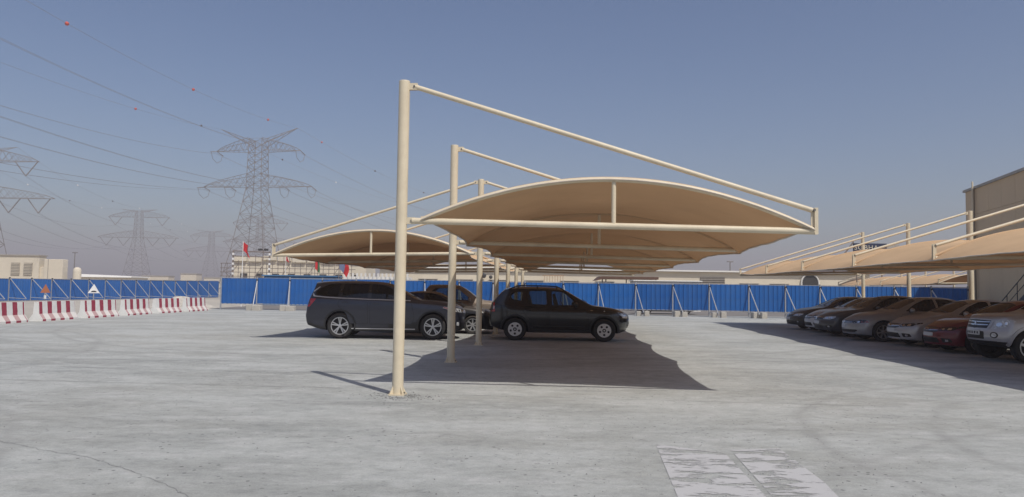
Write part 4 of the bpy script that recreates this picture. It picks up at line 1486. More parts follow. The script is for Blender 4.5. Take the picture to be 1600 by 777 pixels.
def panel_mesh(ribs=8):
    """unit-wide (1 m in x) profiled sheet: standing ribs between flat pans, facing -y"""
    prof = []
    for k in range(ribs):
        a = (k + 0.5) / ribs
        prof += [(a - 0.016, 0.0), (a - 0.008, -0.034), (a + 0.008, -0.034), (a + 0.022, 0.0)]
        if k < ribs - 1:
            prof += [(a + 0.5 / ribs - 0.012, 0.0), (a + 0.5 / ribs - 0.008, 0.008), (a + 0.5 / ribs + 0.008, 0.008), (a + 0.5 / ribs + 0.012, 0.0)]
    prof = [(0.008, 0.0)] + prof + [(0.992, 0.0)]
    n = len(prof)
    P = [(x, y, FENCE_BOT + 0.04) for x, y in prof] + [(x, y, FENCE_TOP - 0.04) for x, y in prof]
    P += [(x, y + 0.004, z) for x, y, z in P]
    F = []
    for k in range(n - 1):
        F.append((k, k + 1, n + k + 1, n + k))
        F.append((2 * n + k, 3 * n + k, 3 * n + k + 1, 2 * n + k + 1))
        F.append((n + k, n + k + 1, 3 * n + k + 1, 3 * n + k))
        F.append((k, 2 * n + k, 2 * n + k + 1, k + 1))
    return MB().add(P, F).mesh("panel", M_BLUE)


PANEL = panel_mesh()
RAILM = MB().box((0.5, 0.012, FENCE_TOP - 0.02), (0.97, 0.04, 0.045)).mesh("top_rail", M_GALV)
RAILB = MB().box((0.5, 0.012, FENCE_BOT + 0.02), (0.97, 0.04, 0.045)).mesh("bottom_rail", M_GALV)
POSTM = MB().box((0, 0.0, FENCE_TOP / 2 + 0.03), (0.075, 0.075, FENCE_TOP + 0.06)).mesh("post", M_GALV)


def hoarding(label, posts, foot, skip=(), drop=None):
    """posts: list of (x, y); foot: vector from a post to its brace foot"""
    root = empty("blue_hoarding", (posts[0][0], posts[0][1], 0.004))
    tag(root, label, "hoarding", "blue sheet hoardings round the yard")
    o = Vector(posts[0]).to_3d()
    for i, p in enumerate(posts):
        q = Vector(p).to_3d() - o
        po = link("post", POSTM, root, q)
        if drop:
            po.scale.z = 0.9
        if i not in skip:
            f = q + foot + Vector((random.uniform(-0.12, 0.12), random.uniform(-0.1, 0.1), 0.22))
            b = MB()
            b.tube(q + Vector((0, 0, FENCE_TOP - 0.16)) + foot.normalized() * 0.03, f, 0.036, 8)
            b.tube(q + foot.normalized() * 0.03 + Vector((0, 0, 0.30)), f, 0.024, 6)
            b.box(q + Vector((0, 0, FENCE_TOP - 0.17)) + foot.normalized() * 0.05, (0.09, 0.09, 0.13), 1)
            b.build("brace", [M_GALV, M_TRIM], root)
        if i < len(posts) - 1:
            d = Vector(posts[i + 1]) - Vector(p)
            a = math.atan2(d.y, d.x)
            for nm, me in (("panel", PANEL), ("top_rail", RAILM), ("bottom_rail", RAILB)):
                ob = link(nm, me, root, q + Vector((0, 0, random.uniform(-0.025, 0.02) if nm == "panel" else 0)), a)
                if nm == "panel":
                    ob.rotation_euler.x = random.uniform(-0.012, 0.012)
                ob.scale = (d.length, 1, 1)
                if drop:
                    top = drop[0] + (drop[1] - drop[0]) * i / len(posts)
                    ks = (top - 0.02) / (FENCE_TOP - FENCE_BOT)
                    ob.scale.z = ks
                    ob.location.z = top - FENCE_TOP * ks
    return root


FRONT = [(-19.04, 48.30), (-16.68, 48.28), (-14.54, 48.27), (-12.40, 48.25), (-10.17, 48.24), (-7.95, 48.22), (-5.69, 48.20), (-3.43, 48.18), (-1.21, 48.17), (0.89, 48.15), (3.39, 48.13), (5.69, 48.12),
         (8.11, 48.08), (10.45, 47.68), (12.71, 47.30), (15.12, 46.89), (17.31, 46.52), (19.39, 46.27), (21.59, 46.07), (23.85, 45.86), (26.04, 45.66), (28.2, 45.47)]
hoarding("long blue ribbed hoarding running behind the parked cars", FRONT, Vector((0.25, -1.35, 0)), skip=(0,))
SIDE = []
for k in range(16):
    t = k / 15
    SIDE.append((-41.9 + (-37.0 + 41.9) * t, 58.6 + (93.0 - 58.6) * t))
SIDE = [(-42.35, 55.0), (-42.12, 57.0)] + SIDE
hoarding("receding blue hoarding with pale braces behind the red and white barriers", [(x, y) for x, y in SIDE], Vector((1.45, 0.25, 0)), drop=(1.86, 2.16))

# concrete counterweights under the braces
bl = MB()
bl.rbox((0, 0, 0.17), (0.34, 0.42, 0.34), 0.025)
BLOCK = bl.mesh("concrete_block", M_CONC)
BLOCKS = [(k, 2) for k in range(1, 3)] + [(k, 2) for k in range(11, 17)]
names_b = {1: "concrete block at the long hoarding's first brace, by the barriers' end", 2: "concrete block at the hoarding brace near the slate SUV's tail",
           11: "concrete block under the hoarding beyond the black SUV's bonnet", 12: "concrete block at the brace just past the black SUV's nose",
           13: "concrete block one brace past the black SUV's nose", 14: "concrete block at the brace midway between the two canopies",
           15: "concrete block two braces before the dark saloon", 16: "concrete block at the brace beside the dark saloon's nose"}
for k, n in BLOCKS:
    x, y = FRONT[k]
    for j in range(n):
        b = link("concrete_block", BLOCK, None, (x + 0.25 + (j - 0.5) * 0.46 + random.uniform(-.04, .04), y - 1.05 - 0.32 * j + random.uniform(-.05, .05), 0.004), random.uniform(-0.25, 0.25))
        b.scale = (random.uniform(0.85, 1.1) * (1.7 if k < 3 else 1), 1, random.uniform(0.85, 1.1))
        tag(b, names_b[k] + (", rear of two" if j == 0 else ", front of two"), "concrete block", "concrete counterweights at the hoarding braces")

# ------------------------------------------------------------------ red and white barriers
BPROF = [(-0.28, 0.0), (-0.28, 0.08), (-0.125, 0.30), (-0.085, 0.80), (0.085, 0.80), (0.125, 0.30), (0.28, 0.08), (0.28, 0.0)]
bp = MB()
n = len(BPROF)
NX = 13
P = []
for k in range(NX):
    x = -1.28 + 2.56 * k / (NX - 1)
    ch = 0.02 if k in (0, NX - 1) else 0.0
    P += [(x, y * (1 - ch * 2), z * (1 - ch)) for y, z in BPROF]
F = [tuple(range(n - 1, -1, -1)), tuple(range((NX - 1) * n, NX * n))]
for k in range(NX - 1):
    F += [(k * n + j, k * n + (j + 1) % n, (k + 1) * n + (j + 1) % n, (k + 1) * n + j) for j in range(n)]
BMESH0 = MB().add(P, F)
order = ["first red and white concrete barrier, cut by the picture's left edge", "second red and white barrier, with the rusty orange sign behind it", "third red and white barrier, just past the white triangle sign",
         "fourth red and white concrete barrier of the line", "fifth red and white concrete barrier of the line", "sixth and farthest red and white barrier, nearest the long blue hoarding"]
for k in range(6):
    y0 = 27.0 + 3.28 * k
    st = stripe_mat("red_white_bands.%d" % k, 0.64, 0.46, random.uniform(0.0, 0.5))
    me = BMESH0.mesh("concrete_barrier", st)
    b = link("concrete_barrier", me, None, (-19.42 + 0.06 * k + random.uniform(-.10, .10), y0 + 1.0, 0.004), math.radians(90 + random.uniform(-2.5, 2.5)))
    b.rotation_euler.z += math.pi if False else 0
    tag(b, order[k], "barrier", "red and white concrete barriers in a line")


def road_sign(loc, rz, face, label, tilt=0.0):
    root = empty("warning_sign", loc, rz)
    tag(root, label, "sign")
    MB().tube((0, 0, 0), (0, 0, 1.25), 0.022, 8).build("post", M_GALV, root)

    def tri(r, y0, y1, m, name, parent, up=0.0):
        pts = [(r * math.cos(math.radians(90 + 120 * k)), 0, 1.26 + r * math.sin(math.radians(90 + 120 * k))) for k in range(3)]
        return MB().prism(pts, (0, y0, 0), (0, y1, 0)).build(name, m, parent)
    if face == 'bump':
        pl = tri(0.285, -0.035, -0.025, M_SIGNWHITE, "plate", root)
        # grey rim strips left of the faded border
        hump = [(-0.13, 0, 1.165)] + [(0.11 * math.cos(t), 0, 1.18 + 0.055 * math.sin(t)) for t in [math.pi - k * math.pi / 8 for k in range(9)]] + [(0.13, 0, 1.165)]
        MB().prism(hump, (0, -0.040, 0), (0, -0.034, 0)).build("hump_symbol", M_INK, pl)
    else:
        tri(0.25, -0.035, -0.025, M_SIGNBACK, "plate", root)
        MB().box((0, -0.02, 0.95), (0.08, 0.05, 0.16)).build("clamp", M_SIGNWHITE, root)
    return root


road_sign((-19.42, 34.25, 0.004), math.radians(28), 'bump', "white triangular hump warning sign standing between the barriers")
road_sign((-20.2, 31.9, 0.004), math.radians(62), 'back', "rusty orange triangular sign behind the second barrier")

# sandy rubble by the last barrier
def heap(loc, rx, ry, rz, label, seed):
    r = random.Random(seed)
    m = MB()
    NA, NR = 22, 7
    P = [(0, 0, rz)]
    for j in range(1, NR + 1):
        for k in range(NA):
            t = 2 * math.pi * k / NA
            q = j / NR
            h = rz * (1 - q) ** 1.3 * r.uniform(0.7, 1.2) if j < NR else -0.02
            P.append((rx * q * math.cos(t) * r.uniform(0.9, 1.1), ry * q * math.sin(t) * r.uniform(0.9, 1.1), h))
    F = [(0, 1 + k, 1 + (k + 1) % NA) for k in range(NA)]
    for j in range(NR - 1):
        for k in range(NA):
            a, b = 1 + j * NA, 1 + (j + 1) * NA
            F.append((a + k, b + k, b + (k + 1) % NA, a + (k + 1) % NA))
    o = m.add(P, F).build("sand_heap", M_RUBBLE, None, 60, loc)
    return tag(o, label, "sand heap")


heap((-20.9, 47.6, 0.0), 1.6, 1.2, 0.62, "low pale rubble heap between the last barrier and the long hoarding", 4)
heap((-23.5, 52.5, 0.0), 3.0, 2.0, 0.75, "pale sand heap behind the farthest barriers", 5)

# ------------------------------------------------------------------ metal shed
A, B = Vector((29.75, 48.0, 0)), Vector((21.35, 15.0, 0))
wd = (B - A).normalized()
wn_ = Vector((wd.y, -wd.x, 0))
if wn_.x > 0:
    wn_ = -wn_
shed = empty("metal_shed", A)
tag(shed, "tall taupe sheet-clad shed behind the dusty row of cars", "building")
LW, HS = (B - A).length, 8.35
inn = -wn_
back = Vector((14, 0, 0))
core = [Vector((0, 0, 0)) + inn * 0.06, wd * LW + inn * 0.06, wd * LW + back, back + Vector((0, 0.0, 0))]
MB().prism([(p.x, p.y, 0) for p in core], (0, 0, 0), (0, 0, HS - 0.1)).build("core_wall", M_SHED, shed)
k = 0
xw = 0.0
while xw < LW - 0.1:
    w = min(1.95, LW - xw)
    for (z0, z1) in ((0.004, 6.75), (6.77, HS)):
        m = MB()
        a, b = wd * (xw + 0.008), wd * (xw + w - 0.008)
        m.prism([a, b, b + inn * 0.05, a + inn * 0.05], (0, 0, z0), (0, 0, z1))
        m.build("wall_panel", M_SHED, shed)
    xw += 1.95
m = MB()
m.prism([wn_ * 0.12 - wd * 0.15, wd * LW + wn_ * 0.12, wd * LW + inn * 0.2, inn * 0.2 - wd * 0.15], (0, 0, HS + 0.002), (0, 0, HS + 0.15))
m.build("roof_edge", M_SHEDTRIM, shed)
MB().tube(wd * 1.6 + wn_ * 0.07 + Vector((0, 0, 0.05)), wd * 1.6 + wn_ * 0.07 + Vector((0, 0, HS + 0.05)), 0.06, 10).build("downpipe", M_SHEDTRIM, shed)
MB().tube(wd * 1.9 + wn_ * 0.20 + Vector((0, 0, 0.05)), wd * 1.9 + wn_ * 0.20 + Vector((0, 0, HS + 0.45)), 0.05, 10).build("vent_pipe", M_POLE, shed)

# steel stair against the shed
SB = A + wd * 8.2 + wn_ * 1.15
stair = empty("steel_stair", (SB.x, SB.y, 0.0))
tag(stair, "black steel stair with handrails against the taupe shed", "stair")
SL, SR = 4.0, 1.9
for off in (0.0, 1.0):
    o_ = inn * off
    MB().prism([o_ + wn_ * 0.02, o_ + wd * 0.3 + wn_ * .02, o_ + wd * SL + wn_ * .02 + Vector((0, 0, SR - 0.28)), o_ + wd * SL + wn_ * .02 + Vector((0, 0, SR)), o_ + wn_ * .02 + Vector((0, 0, 0.12))], (0, 0, 0), -wn_ * 0.05).build("stringer", M_BLACKSTEEL, stair)
    r = MB()
    r.tube(o_ + Vector((0, 0, 1.0)), o_ + wd * SL + Vector((0, 0, SR + 1.0)), 0.024, 8)
    r.tube(o_ + Vector((0, 0, 0.55)), o_ + wd * SL + Vector((0, 0, SR + 0.5)), 0.018, 8)
    for q in (0.02, 0.34, 0.67, 0.98):
        r.tube(o_ + wd * SL * q + Vector((0, 0, SR * q)), o_ + wd * SL * q + Vector((0, 0, SR * q + 1.0)), 0.022, 8)
    r.tube(o_ + wd * SL + Vector((0, 0, SR + 1.0)), o_ + wd * (SL + 1.4) + Vector((0, 0, SR + 1.0)), 0.024, 8)
    r.build("handrail", M_BLACKSTEEL, stair)
for q in range(10):
    c0 = wd * (SL * (q + 0.6) / 10) + Vector((0, 0, SR * (q + 0.9) / 10)) + inn * 0.5
    MB().box(c0, (0.26, 0.9, 0.03), 0, math.atan2(wd.y, wd.x)).build("tread", M_BLACKSTEEL, stair)
MB().box(wd * (SL + 0.7) + Vector((0, 0, SR)) + inn * 0.5, (1.4, 1.0, 0.06), 0, math.atan2(wd.y, wd.x)).build("landing", M_BLACKSTEEL, stair)
for off in (0.02, 0.98):
    MB().tube(wd * (SL + 1.3) + inn * off, wd * (SL + 1.3) + inn * off + Vector((0, 0, SR)), 0.04, 8).build("leg", M_BLACKSTEEL, stair)

# ------------------------------------------------------------------ beyond the hoarding
# further canopy, its row turned across the view
canopy("shade_canopy", "distant tan canopy beyond the hoarding, beside the shed and below the navy sign", GC, Vector((36.6, 52.3, 0)), 5, -1)

bld = empty("low_building", (0, 78, 0))
tag(bld, "long low cream building with dark windows beyond the blue hoarding", "building")
MB().box((12.0, 4.5, 1.85), (52, 9, 3.7)).build("wall", M_CREAMW, bld)
MB().box((12.0, 4.3, 3.80), (52.5, 9.4, 0.16)).build("parapet", M_WHITEW, bld)
MB().box((-6.0, 5.3, 4.05), (14, 6.0, 0.36)).build("roof_unit", M_CREAMW, bld)
for x in [-12.6 + 3.75 * k for k in range(8)] + [25.2, 28.4]:
    w = MB().box((x, -0.02, 1.95), (1.9, 0.10, 1.1)).build("window", M_DARKWIN, bld)
    MB().box((x, -0.05, 2.56), (2.05, 0.16, 0.07)).build("lintel", M_SHEDTRIM, w)
lv = MB().box((21.3, -0.03, 2.3), (2.6, 0.10, 1.7)).build("louvre", mat("grey_louvre", (0.16, 0.14, 0.12), 0.7), bld)
for k in range(7):
    MB().box((21.3, -0.10, 1.6 + k * 0.22), (2.6, 0.06, 0.05)).build("slat", M_SHEDTRIM, lv)
arch = [(30.7, 0, 0.0), (30.7, 0, 2.75)] + [(31.62 - 0.92 * math.cos(t), 0, 2.75 + 0.92 * math.sin(t)) for t in [k * math.pi / 10 for k in range(1, 10)]] + [(32.54, 0, 2.75), (32.54, 0, 0.0)]
MB().prism(arch, (0, -0.12, 0), (0, 0.05, 0)).build("arched_doorway", M_DARKWIN, bld)
pts = [Vector(p) + Vector((0, -0.13, 0)) for p in arch]
MB().path(pts, 0.09, 6).build("arch_surround", M_WHITEW, bld)
for k in range(8):
    MB().box((3.45 + k * 0.28, -0.6, 2.75), (0.05, 0.05, 0.7)).build("baluster", mat("tan_rail", (0.42, 0.27, 0.16), 0.7), bld)
MB().box((4.4, -0.6, 3.1), (2.3, 0.08, 0.07)).build("balcony_rail", MATS["tan_rail"], bld)
MB().ball((-2.95, -0.35, 3.0), 0.28, 12, 0, (1, .35, 1)).build("wall_lamp", M_DARKWIN, bld)
MB().ball((-2.2, -0.35, 2.85), 0.20, 12, 0, (1, .6, 1)).build("wall_lamp", M_DARKWIN, bld)

pav = empty("brown_roofed_shelter", (10.3, 66, 0))
tag(pav, "low brown roofed shelter just showing above the hoarding", "shelter")
rf = [(-2.9, 0, 2.45), (-2.45, 0, 2.84), (2.6, 0, 2.84), (2.6, 0, 2.62), (-2.2, 0, 2.62)]
MB().prism(rf, (0, -1.5, 0), (0, 1.5, 0)).build("roof", M_BROWN, pav)
for x in (-2.0, 0.2, 2.4):
    for y in (-1.3, 1.3):
        MB().tube((x, y, 0), (x, y, 2.63), 0.05, 8).build("post", M_SCAFF, pav)
van = empty("white_cabin", (12.6, 60.5, 0))
tag(van, "white site cabin roof showing just above the hoarding", "cabin")
MB().rbox((0, 0, 1.2), (5.4, 2.3, 2.4), 0.12).build("wall", M_WHITEW, van)
MB().rbox((0, 0, 2.44), (5.6, 2.5, 0.08), 0.03).build("roof", M_WHITEW, van)
hidden = saloon('a')
build_car("saloon_car", hidden, "dark parked car whose wheel shows beneath the hoarding", (10.9, 52.2, 0.004), math.radians(178), P_DKBLUE)

# navy sign
sg = empty("roof_sign", (34.15, 70.0, 0))
tag(sg, "navy name board with cream capitals above the tan canopy", "sign")
MB().box((0, 0, 6.02), (3.15, 0.18, 0.86), 0, 0).build("board", M_NAVY, sg)
cu = bpy.data.curves.new("letters", 'FONT')
cu.body = "SOBHA"
cu.size = 0.66
cu.extrude = 0.02
cu.space_character = 1.12
cu.align_x = 'CENTER'
cu.align_y = 'CENTER'
to = bpy.data.objects.new("letters_tmp", cu)
C.objects.link(to)
bpy.context.view_layer.update()
tm = evaluated(to)
bpy.data.objects.remove(to)
tm.materials.clear()
tm.materials.append(M_CREAMTXT)
lt = link("lettering", tm, sg, (-0.40, -0.115, 6.02))
lt.rotation_euler = (math.pi / 2, 0, 0)
lt.scale = (1.0, 0.95, 1.0)
for x in (-1.2, 1.2):
    MB().tube((x, 0.15, 0), (x, 0.15, 6.4), 0.06, 8).build("post", M_SCAFF, sg)
MB().tube((-1.5, 0.1, 6.6), (-2.7, 0.1, 5.0), 0.07, 8).build("strut", M_SCAFF, sg)
MB().box((2.25, 0.1, 6.15), (1.2, 0.12, 0.42)).build("side_board", M_SHEDTRIM, sg)

# site buildings, scaffold and flags
site = empty("unfinished_building", (-24.8, 86, 0))
tag(site, "unfinished cream block building behind scaffolding", "building")
MB().box((0, 3, 2.3), (15.5, 6, 4.6)).build("wall", M_CREAMW, site)
for k in range(9):
    MB().box((-6.9 + k * 1.72, -0.08, 4.75 + random.uniform(-.15, .15)), (1.5, 0.5, 0.5)).build("parapet_block", M_CREAMW, site)
for k in range(8):
    MB().box((-6.5 + k * 1.85, -0.04, 2.75), (0.8, 0.1, 0.55)).build("opening", M_DARKWIN, site)
sc = empty("scaffold", (-25.3, 80.5, 0))
tag(sc, "dark tube scaffold standing before the unfinished cream building", "scaffold")
for k in range(24):
    x = -6.5 + k * 0.62
    MB().tube((x, 0, 0), (x, 0, 4.2 + random.uniform(-.3, .8)), 0.035, 6).build("standard", M_SCAFF, sc)
for z in (2.6, 3.05, 3.5, 4.0):
    MB().tube((-6.6, -0.05, z), (8.2, -0.05, z), 0.035, 6).build("ledger", M_SCAFF, sc)
for k in range(5):
    x = -6.0 + k * 2.8
    MB().tube((x, 0.05, 2.0), (x + 1.3, 0.05, 3.9), 0.03, 6).build("brace", M_SCAFF, sc)
gn = empty("height_gantry", (-26.6, 75, 0))
tag(gn, "open frame gantry with white banded posts beside the red flag", "gantry")
for x in (-1.86, 1.86):
    MB().box((x, 0, 2.55), (0.14, 0.14, 5.1)).build("post", M_SCAFF, gn)
    for k in range(6):
        MB().box((x, 0, 2.3 + k * 0.5), (0.17, 0.17, 0.22)).build("band", M_SIGNWHITE, gn)
for z in (5.12, 4.6):
    MB().tube((-1.86, 0, z), (1.86, 0, z - 0.1), 0.05, 6).build("cross_bar", M_SCAFF, gn)
lp = empty("site_floodlight", (-24.4, 72, 0))
tag(lp, "twin-headed floodlight mast among the scaffolding", "lamp post")
MB().tube((0, 0, 0), (0, 0, 5.1), 0.06, 8, 0, 0.04).build("mast", M_SCAFF, lp)
for s in (-1, 1):
    MB().box((s * 0.28, 0, 5.12), (0.4, 0.2, 0.2)).build("lamp_head", M_DARKWIN, lp)


def flag(loc, h, w, hgt, m, label, m2=None, droop=0.45, pole_m=None, seed=0):
    root = empty("flag", loc)
    tag(root, label, "flag")
    MB().tube((0, 0, 0), (0, 0, h), 0.04, 8, 0, 0.025).build("pole", pole_m or M_SIGNWHITE, root)
    P, F = [], []
    nx, nz = 10, 8
    for i in range(nx + 1):
        for j in range(nz + 1):
            u, v = i / nx, j / nz
            x = 0.03 + w * u * (1 - 0.25 * math.sin(v * 2.5 + seed))
            y = 0.12 * math.sin(u * 9 + v * 3 + seed) * u
            z = h - 0.08 - hgt * v - droop * u ** 1.3 * hgt * (0.4 + 0.5 * v)
            P.append((x, y, z))
    for i in range(nx):
        for j in range(nz):
            a = i * (nz + 1) + j
            F.append((a, a + 1, a + nz + 2, a + nz + 1))
    mb = MB().add(P, F)
    if m2:
        mb.m = [1 if (f[0] // (nz + 1)) >= nx * 0.55 else 0 for f in F]
    ms = mb.build("cloth", [m, m2] if m2 else m, root, 60, fix=False)
    return root


flag((-20.16, 55.0, 0), 4.9, 0.46, 0.62, M_FLAGRED, "red flag on a white pole above the start of the long hoarding", droop=1.1, seed=1)
flag((-24.3, 79.0, 0), 4.85, 0.22, 0.45, M_FLAGRED, "small distant red flag before the unfinished building", droop=0.5, seed=2)
flag((-18.75, 70.0, 0), 4.35, 0.34, 1.0, M_FLAGRED, "furled red and green flag near the canopy's tip", M_FLAGGREEN, 0.5, M_SCAFF, 3)
flag((-14.1, 60.0, 0), 3.75, 0.62, 0.62, M_FLAGBLUE, "red and blue flag hanging below the smaller canopy", M_FLAGRED, 1.3, M_SCAFF, 4)
cb = empty("fluted_container", (-12.9, 70, 0))
tag(cb, "long white fluted container roof behind the slate SUV", "container")
MB().box((0, 1.2, 1.3), (6.2, 2.4, 2.6)).build("wall", M_WHITEW, cb)
for k in range(16):
    MB().box((-3.0 + k * 0.4, -0.04, 2.55), (0.16, 0.12, 0.75)).build("rib", M_WHITEW, cb)
bt = empty("blue_skip", (-17.6, 62, 0))
tag(bt, "pale blue skip rim showing above the hoarding below the furled flag", "skip")
MB().rbox((0, 0, 1.2), (6.0, 2.0, 2.4), 0.1).build("tub", mat("faded_blue_paint", (0.06, 0.17, 0.33), 0.6, 0, 0.2, 2), bt)
MB().box((0, 0, 2.45), (6.2, 2.2, 0.10)).build("rim", MATS["faded_blue_paint"], bt)

# far buildings on the left
fb = empty("cream_plant_building", (-86.5, 131, 0))
tag(fb, "cream industrial building with two louvred bays, far behind the barriers", "building")
MB().box((-3.5, 1, 3.2), (11.5, 2, 6.4)).build("wall", M_CREAMW, fb)
MB().box((-3.5, 1.0, 6.45), (11.8, 2.4, 0.2)).build("roof_edge", M_SHEDTRIM, fb)
for x in (-1.9, 0.35):
    w = MB().box((x, -0.06, 4.0), (1.5, 0.14, 2.2)).build("louvre", mat("beige_louvre", (0.30, 0.27, 0.22), 0.7), fb)
    for k in range(8):
        MB().box((x, -0.16, 3.05 + k * 0.27), (1.5, 0.08, 0.08)).build("slat", M_CREAMW, w)
MB().box((2.95, 1.2, 2.2), (1.4, 1.6, 4.4)).build("annexe", M_CREAMW, fb)
fb2 = empty("cream_block", (-82.4, 131, 0))
tag(fb2, "plain cream box building beside the louvred one", "building")
MB().rbox((0.7, 0.8, 2.9), (3.3, 1.6, 5.8), 0.05).build("wall", M_CREAMW, fb2)
MB().box((-0.2, -0.04, 2.9), (0.08, 0.1, 5.7)).build("downpipe", M_SHEDTRIM, fb2)
dm = empty("domed_tank", (-70.9, 120, 0))
tag(dm, "small domed cream tank far behind the hump warning sign", "tank")
MB().lathe([(0.0, 4.2), (0.25, 4.17), (0.48, 4.0), (0.6, 3.7), (0.62, 3.4), (0.62, 0)], 20).build("shell", M_CREAMW, dm, 50)
wr = empty("white_roofed_shed", (-72.5, 131, 0))
tag(wr, "long low white roofed shed far behind the barriers", "building")
MB().box((0, 3, 1.35), (9.5, 6, 2.7)).build("wall", M_CREAMW, wr)
MB().prism([(-4.9, -0.4, 2.72), (4.9, -0.4, 2.72), (4.9, 0, 2.95), (-4.9, 0, 3.25)], (0, 0, 0), (0, 6.6, 0)).build("roof", M_WHITEW, wr)


def mast(loc, h, label):
    root = empty("light_mast", loc)
    tag(root, label, "lamp post")
    MB().tube((0, 0, 0), (0, 0, h), 0.14, 8, 0, 0.07).build("pole", M_PYLON, root)
    MB().box((0, 0, h), (0.9, 0.3, 0.14)).build("lamp_head", M_PYLON, root)


mast((32.7, 110, 0), 6.2, "thin lamp post far off between the two canopies")
mast((-83.3, 140, 0), 7.4, "thin lamp mast above the far cream buildings")

# low distant skyline blocks, the far end of the site
for x, w, h, lab in ((-176, 9, 4.2, "low hazy beige building on the horizon, left of the faint small pylon"), (-160, 12, 5.2, "widest hazy beige building on the horizon above the receding hoarding"),
                     (-145, 7, 6.4, "tallest hazy beige building on the horizon above the receding hoarding"), (-134, 8, 4.8, "hazy beige building on the horizon nearest the long hoarding's end")):
    o = empty("distant_block", (x, 330, 0))
    tag(o, lab, "building", "hazy buildings along the horizon")
    MB().box((0, 3, h / 2), (w, 6, h)).build("wall", M_CREAMW, o)
    MB().box((0, 3, h + 0.2), (w + 0.4, 6.4, 0.4)).build("roof_edge", M_SHEDTRIM, o)

# ------------------------------------------------------------------ pylons


def bar(m, p, q, r):
    m.tube(p, q, r, 4, 0, None, False)


def lattice(m, p0, p1, w0, w1, n, r):
    """square lattice shaft between heights p0 and p1 with half widths w0, w1"""
    def cor(z, w):
        return [Vector((sx * w, sy * w, z)) for sx, sy in ((1, 1), (1, -1), (-1, -1), (-1, 1))]
    prev = cor(p0, w0)
    for i in range(1, n + 1):
        t = i / n
        cur = cor(p0 + (p1 - p0) * t, w0 + (w1 - w0) * t)
        for k in range(4):
            bar(m, prev[k], cur[k], r * 1.5)
            bar(m, prev[k], cur[(k + 1) % 4], r)
            bar(m, prev[(k + 1) % 4], cur[k], r)
            bar(m, cur[k], cur[(k + 1) % 4], r * 0.8)
        prev = cur


def crossarm(m, z, half, body, depth, r, s, bow=0.0):
    """tapered lattice arm to one side: level bottom chord, raised top chord"""
    n = 7
    for yy in (-1, 1):
        lo, hi = [], []
        for i in range(n + 1):
            t = i / n
            x = s * (body + (half - body) * t)
            wy = yy * body * (1 - t) + yy * 0.15
            lo.append(Vector((x, wy, z)))
            hi.append(Vector((x, wy, z + depth * (1 - t) ** (0.7 if bow else 1.0) + 0.1)))
        for i in range(n):
            bar(m, lo[i], lo[i + 1], r * 1.3)
            bar(m, hi[i], hi[i + 1], r * 1.3)
            bar(m, lo[i], hi[i + 1], r * .7)
            bar(m, hi[i], lo[i + 1], r * .7)
        if yy == -1:
            keep = (lo, hi)
        else:
            for i in range(n):
                bar(m, keep[0][i], lo[i + 1], r * .6)


def pylon(loc, kind, label, rz=0.0, r=0.085):
    root = empty("power_pylon", loc, rz)
    tag(root, label, "pylon", "high-voltage lattice pylons")
    sh = MB()
    if kind == 'tension':
        Z1, Z2, ZT, a1, a2, hb = 53.3, 39.5, 57.8, 17.0, 21.9, 15.6
        lattice(sh, 0, 14, 9.5, 6.6, 2, r * 1.2)
        lattice(sh, 14, Z2 - 1, 6.6, 3.0, 5, r)
        lattice(sh, Z2 - 1, ZT, 3.0, 2.6, 7, r)
        sh.build("tower_body", M_PYLON, root)
        for s in (1, -1):
            for z, h in ((Z1, a1), (Z2, a2)):
                m = MB()
                crossarm(m, z, h, 2.8, 4.6, r, s, 1)
                m.build("cross_arm", M_PYLON, root)
            m = MB()
            for yy in (-1, 1):
                a = Vector((s * 2.4, yy * 1.6, ZT - 0.5))
                b = Vector((s * 2.4, yy * 2.4, Z1 + 2.0))
                t = Vector((s * hb, 0, 62.0))
                bar(m, a, t, r * 1.3)
                bar(m, b, t, r * 1.3)
                for q in (0.2, 0.4, 0.6, 0.8):
                    bar(m, a.lerp(t, q), b.lerp(t, q - 0.15), r * .7)
            m.build("earth_wire_horn", M_PYLON, root)
            for z, xs in ((Z1, (a1,)), (Z2, (a2, 11.0))):
                for x in xs:
                    m = MB()
                    m.path([(s * x, -4.2, z - 0.6), (s * x, -3.0, z - 3.2), (s * x, 0, z - 4.4), (s * x, 3.0, z - 3.2), (s * x, 4.2, z - 0.6)], 0.09, 5)
                    m.tube((s * x, -4.4, z - 0.9), (s * x, -0.4, z - 0.1), 0.16, 6)
                    m.tube((s * x, 4.4, z - 0.9), (s * x, 0.4, z - 0.1), 0.16, 6)
                    m.build("insulator", M_PYLON, root)
    else:
        Z1, Z2, ZT, a1, a2 = 46.3, 32.6, 50.5, 19.8, 26.3
        lattice(sh, 0, 10, 8.0, 6.0, 2, r * 1.2)
        lattice(sh, 10, Z2, 6.0, 2.4, 4, r)
        lattice(sh, Z2, ZT, 2.4, 1.8, 6, r)
        sh.build("tower_body", M_PYLON, root)
        for s in (1, -1):
            for z, h in ((Z1, a1), (Z2, a2)):
                m = MB()
                crossarm(m, z, h, 2.2, 4.6, r, s, 1)
                m.build("cross_arm", M_PYLON, root)
            m = MB()
            for yy in (-1, 1):
                bar(m, (s * 1.8, yy * 1.6, ZT), (s * 11.5, 0, 51.6), r)
                bar(m, (s * 1.8, yy * 1.6, Z1 + 3.4), (s * 11.5, 0, 51.6), r)
            m.build("earth_wire_horn", M_PYLON, root)
            for z, xs in ((Z1, (15.2,)), (Z2, (20.5, 9.5))):
                for x in xs:
                    m = MB()
                    bar(m, (s * (x - 4.2), 0, z), (s * x, 0, z - 5.4), 0.2)
                    bar(m, (s * (x + 4.2), 0, z), (s * x, 0, z - 5.4), 0.2)
                    m.build("insulator", M_PYLON, root)
    return root


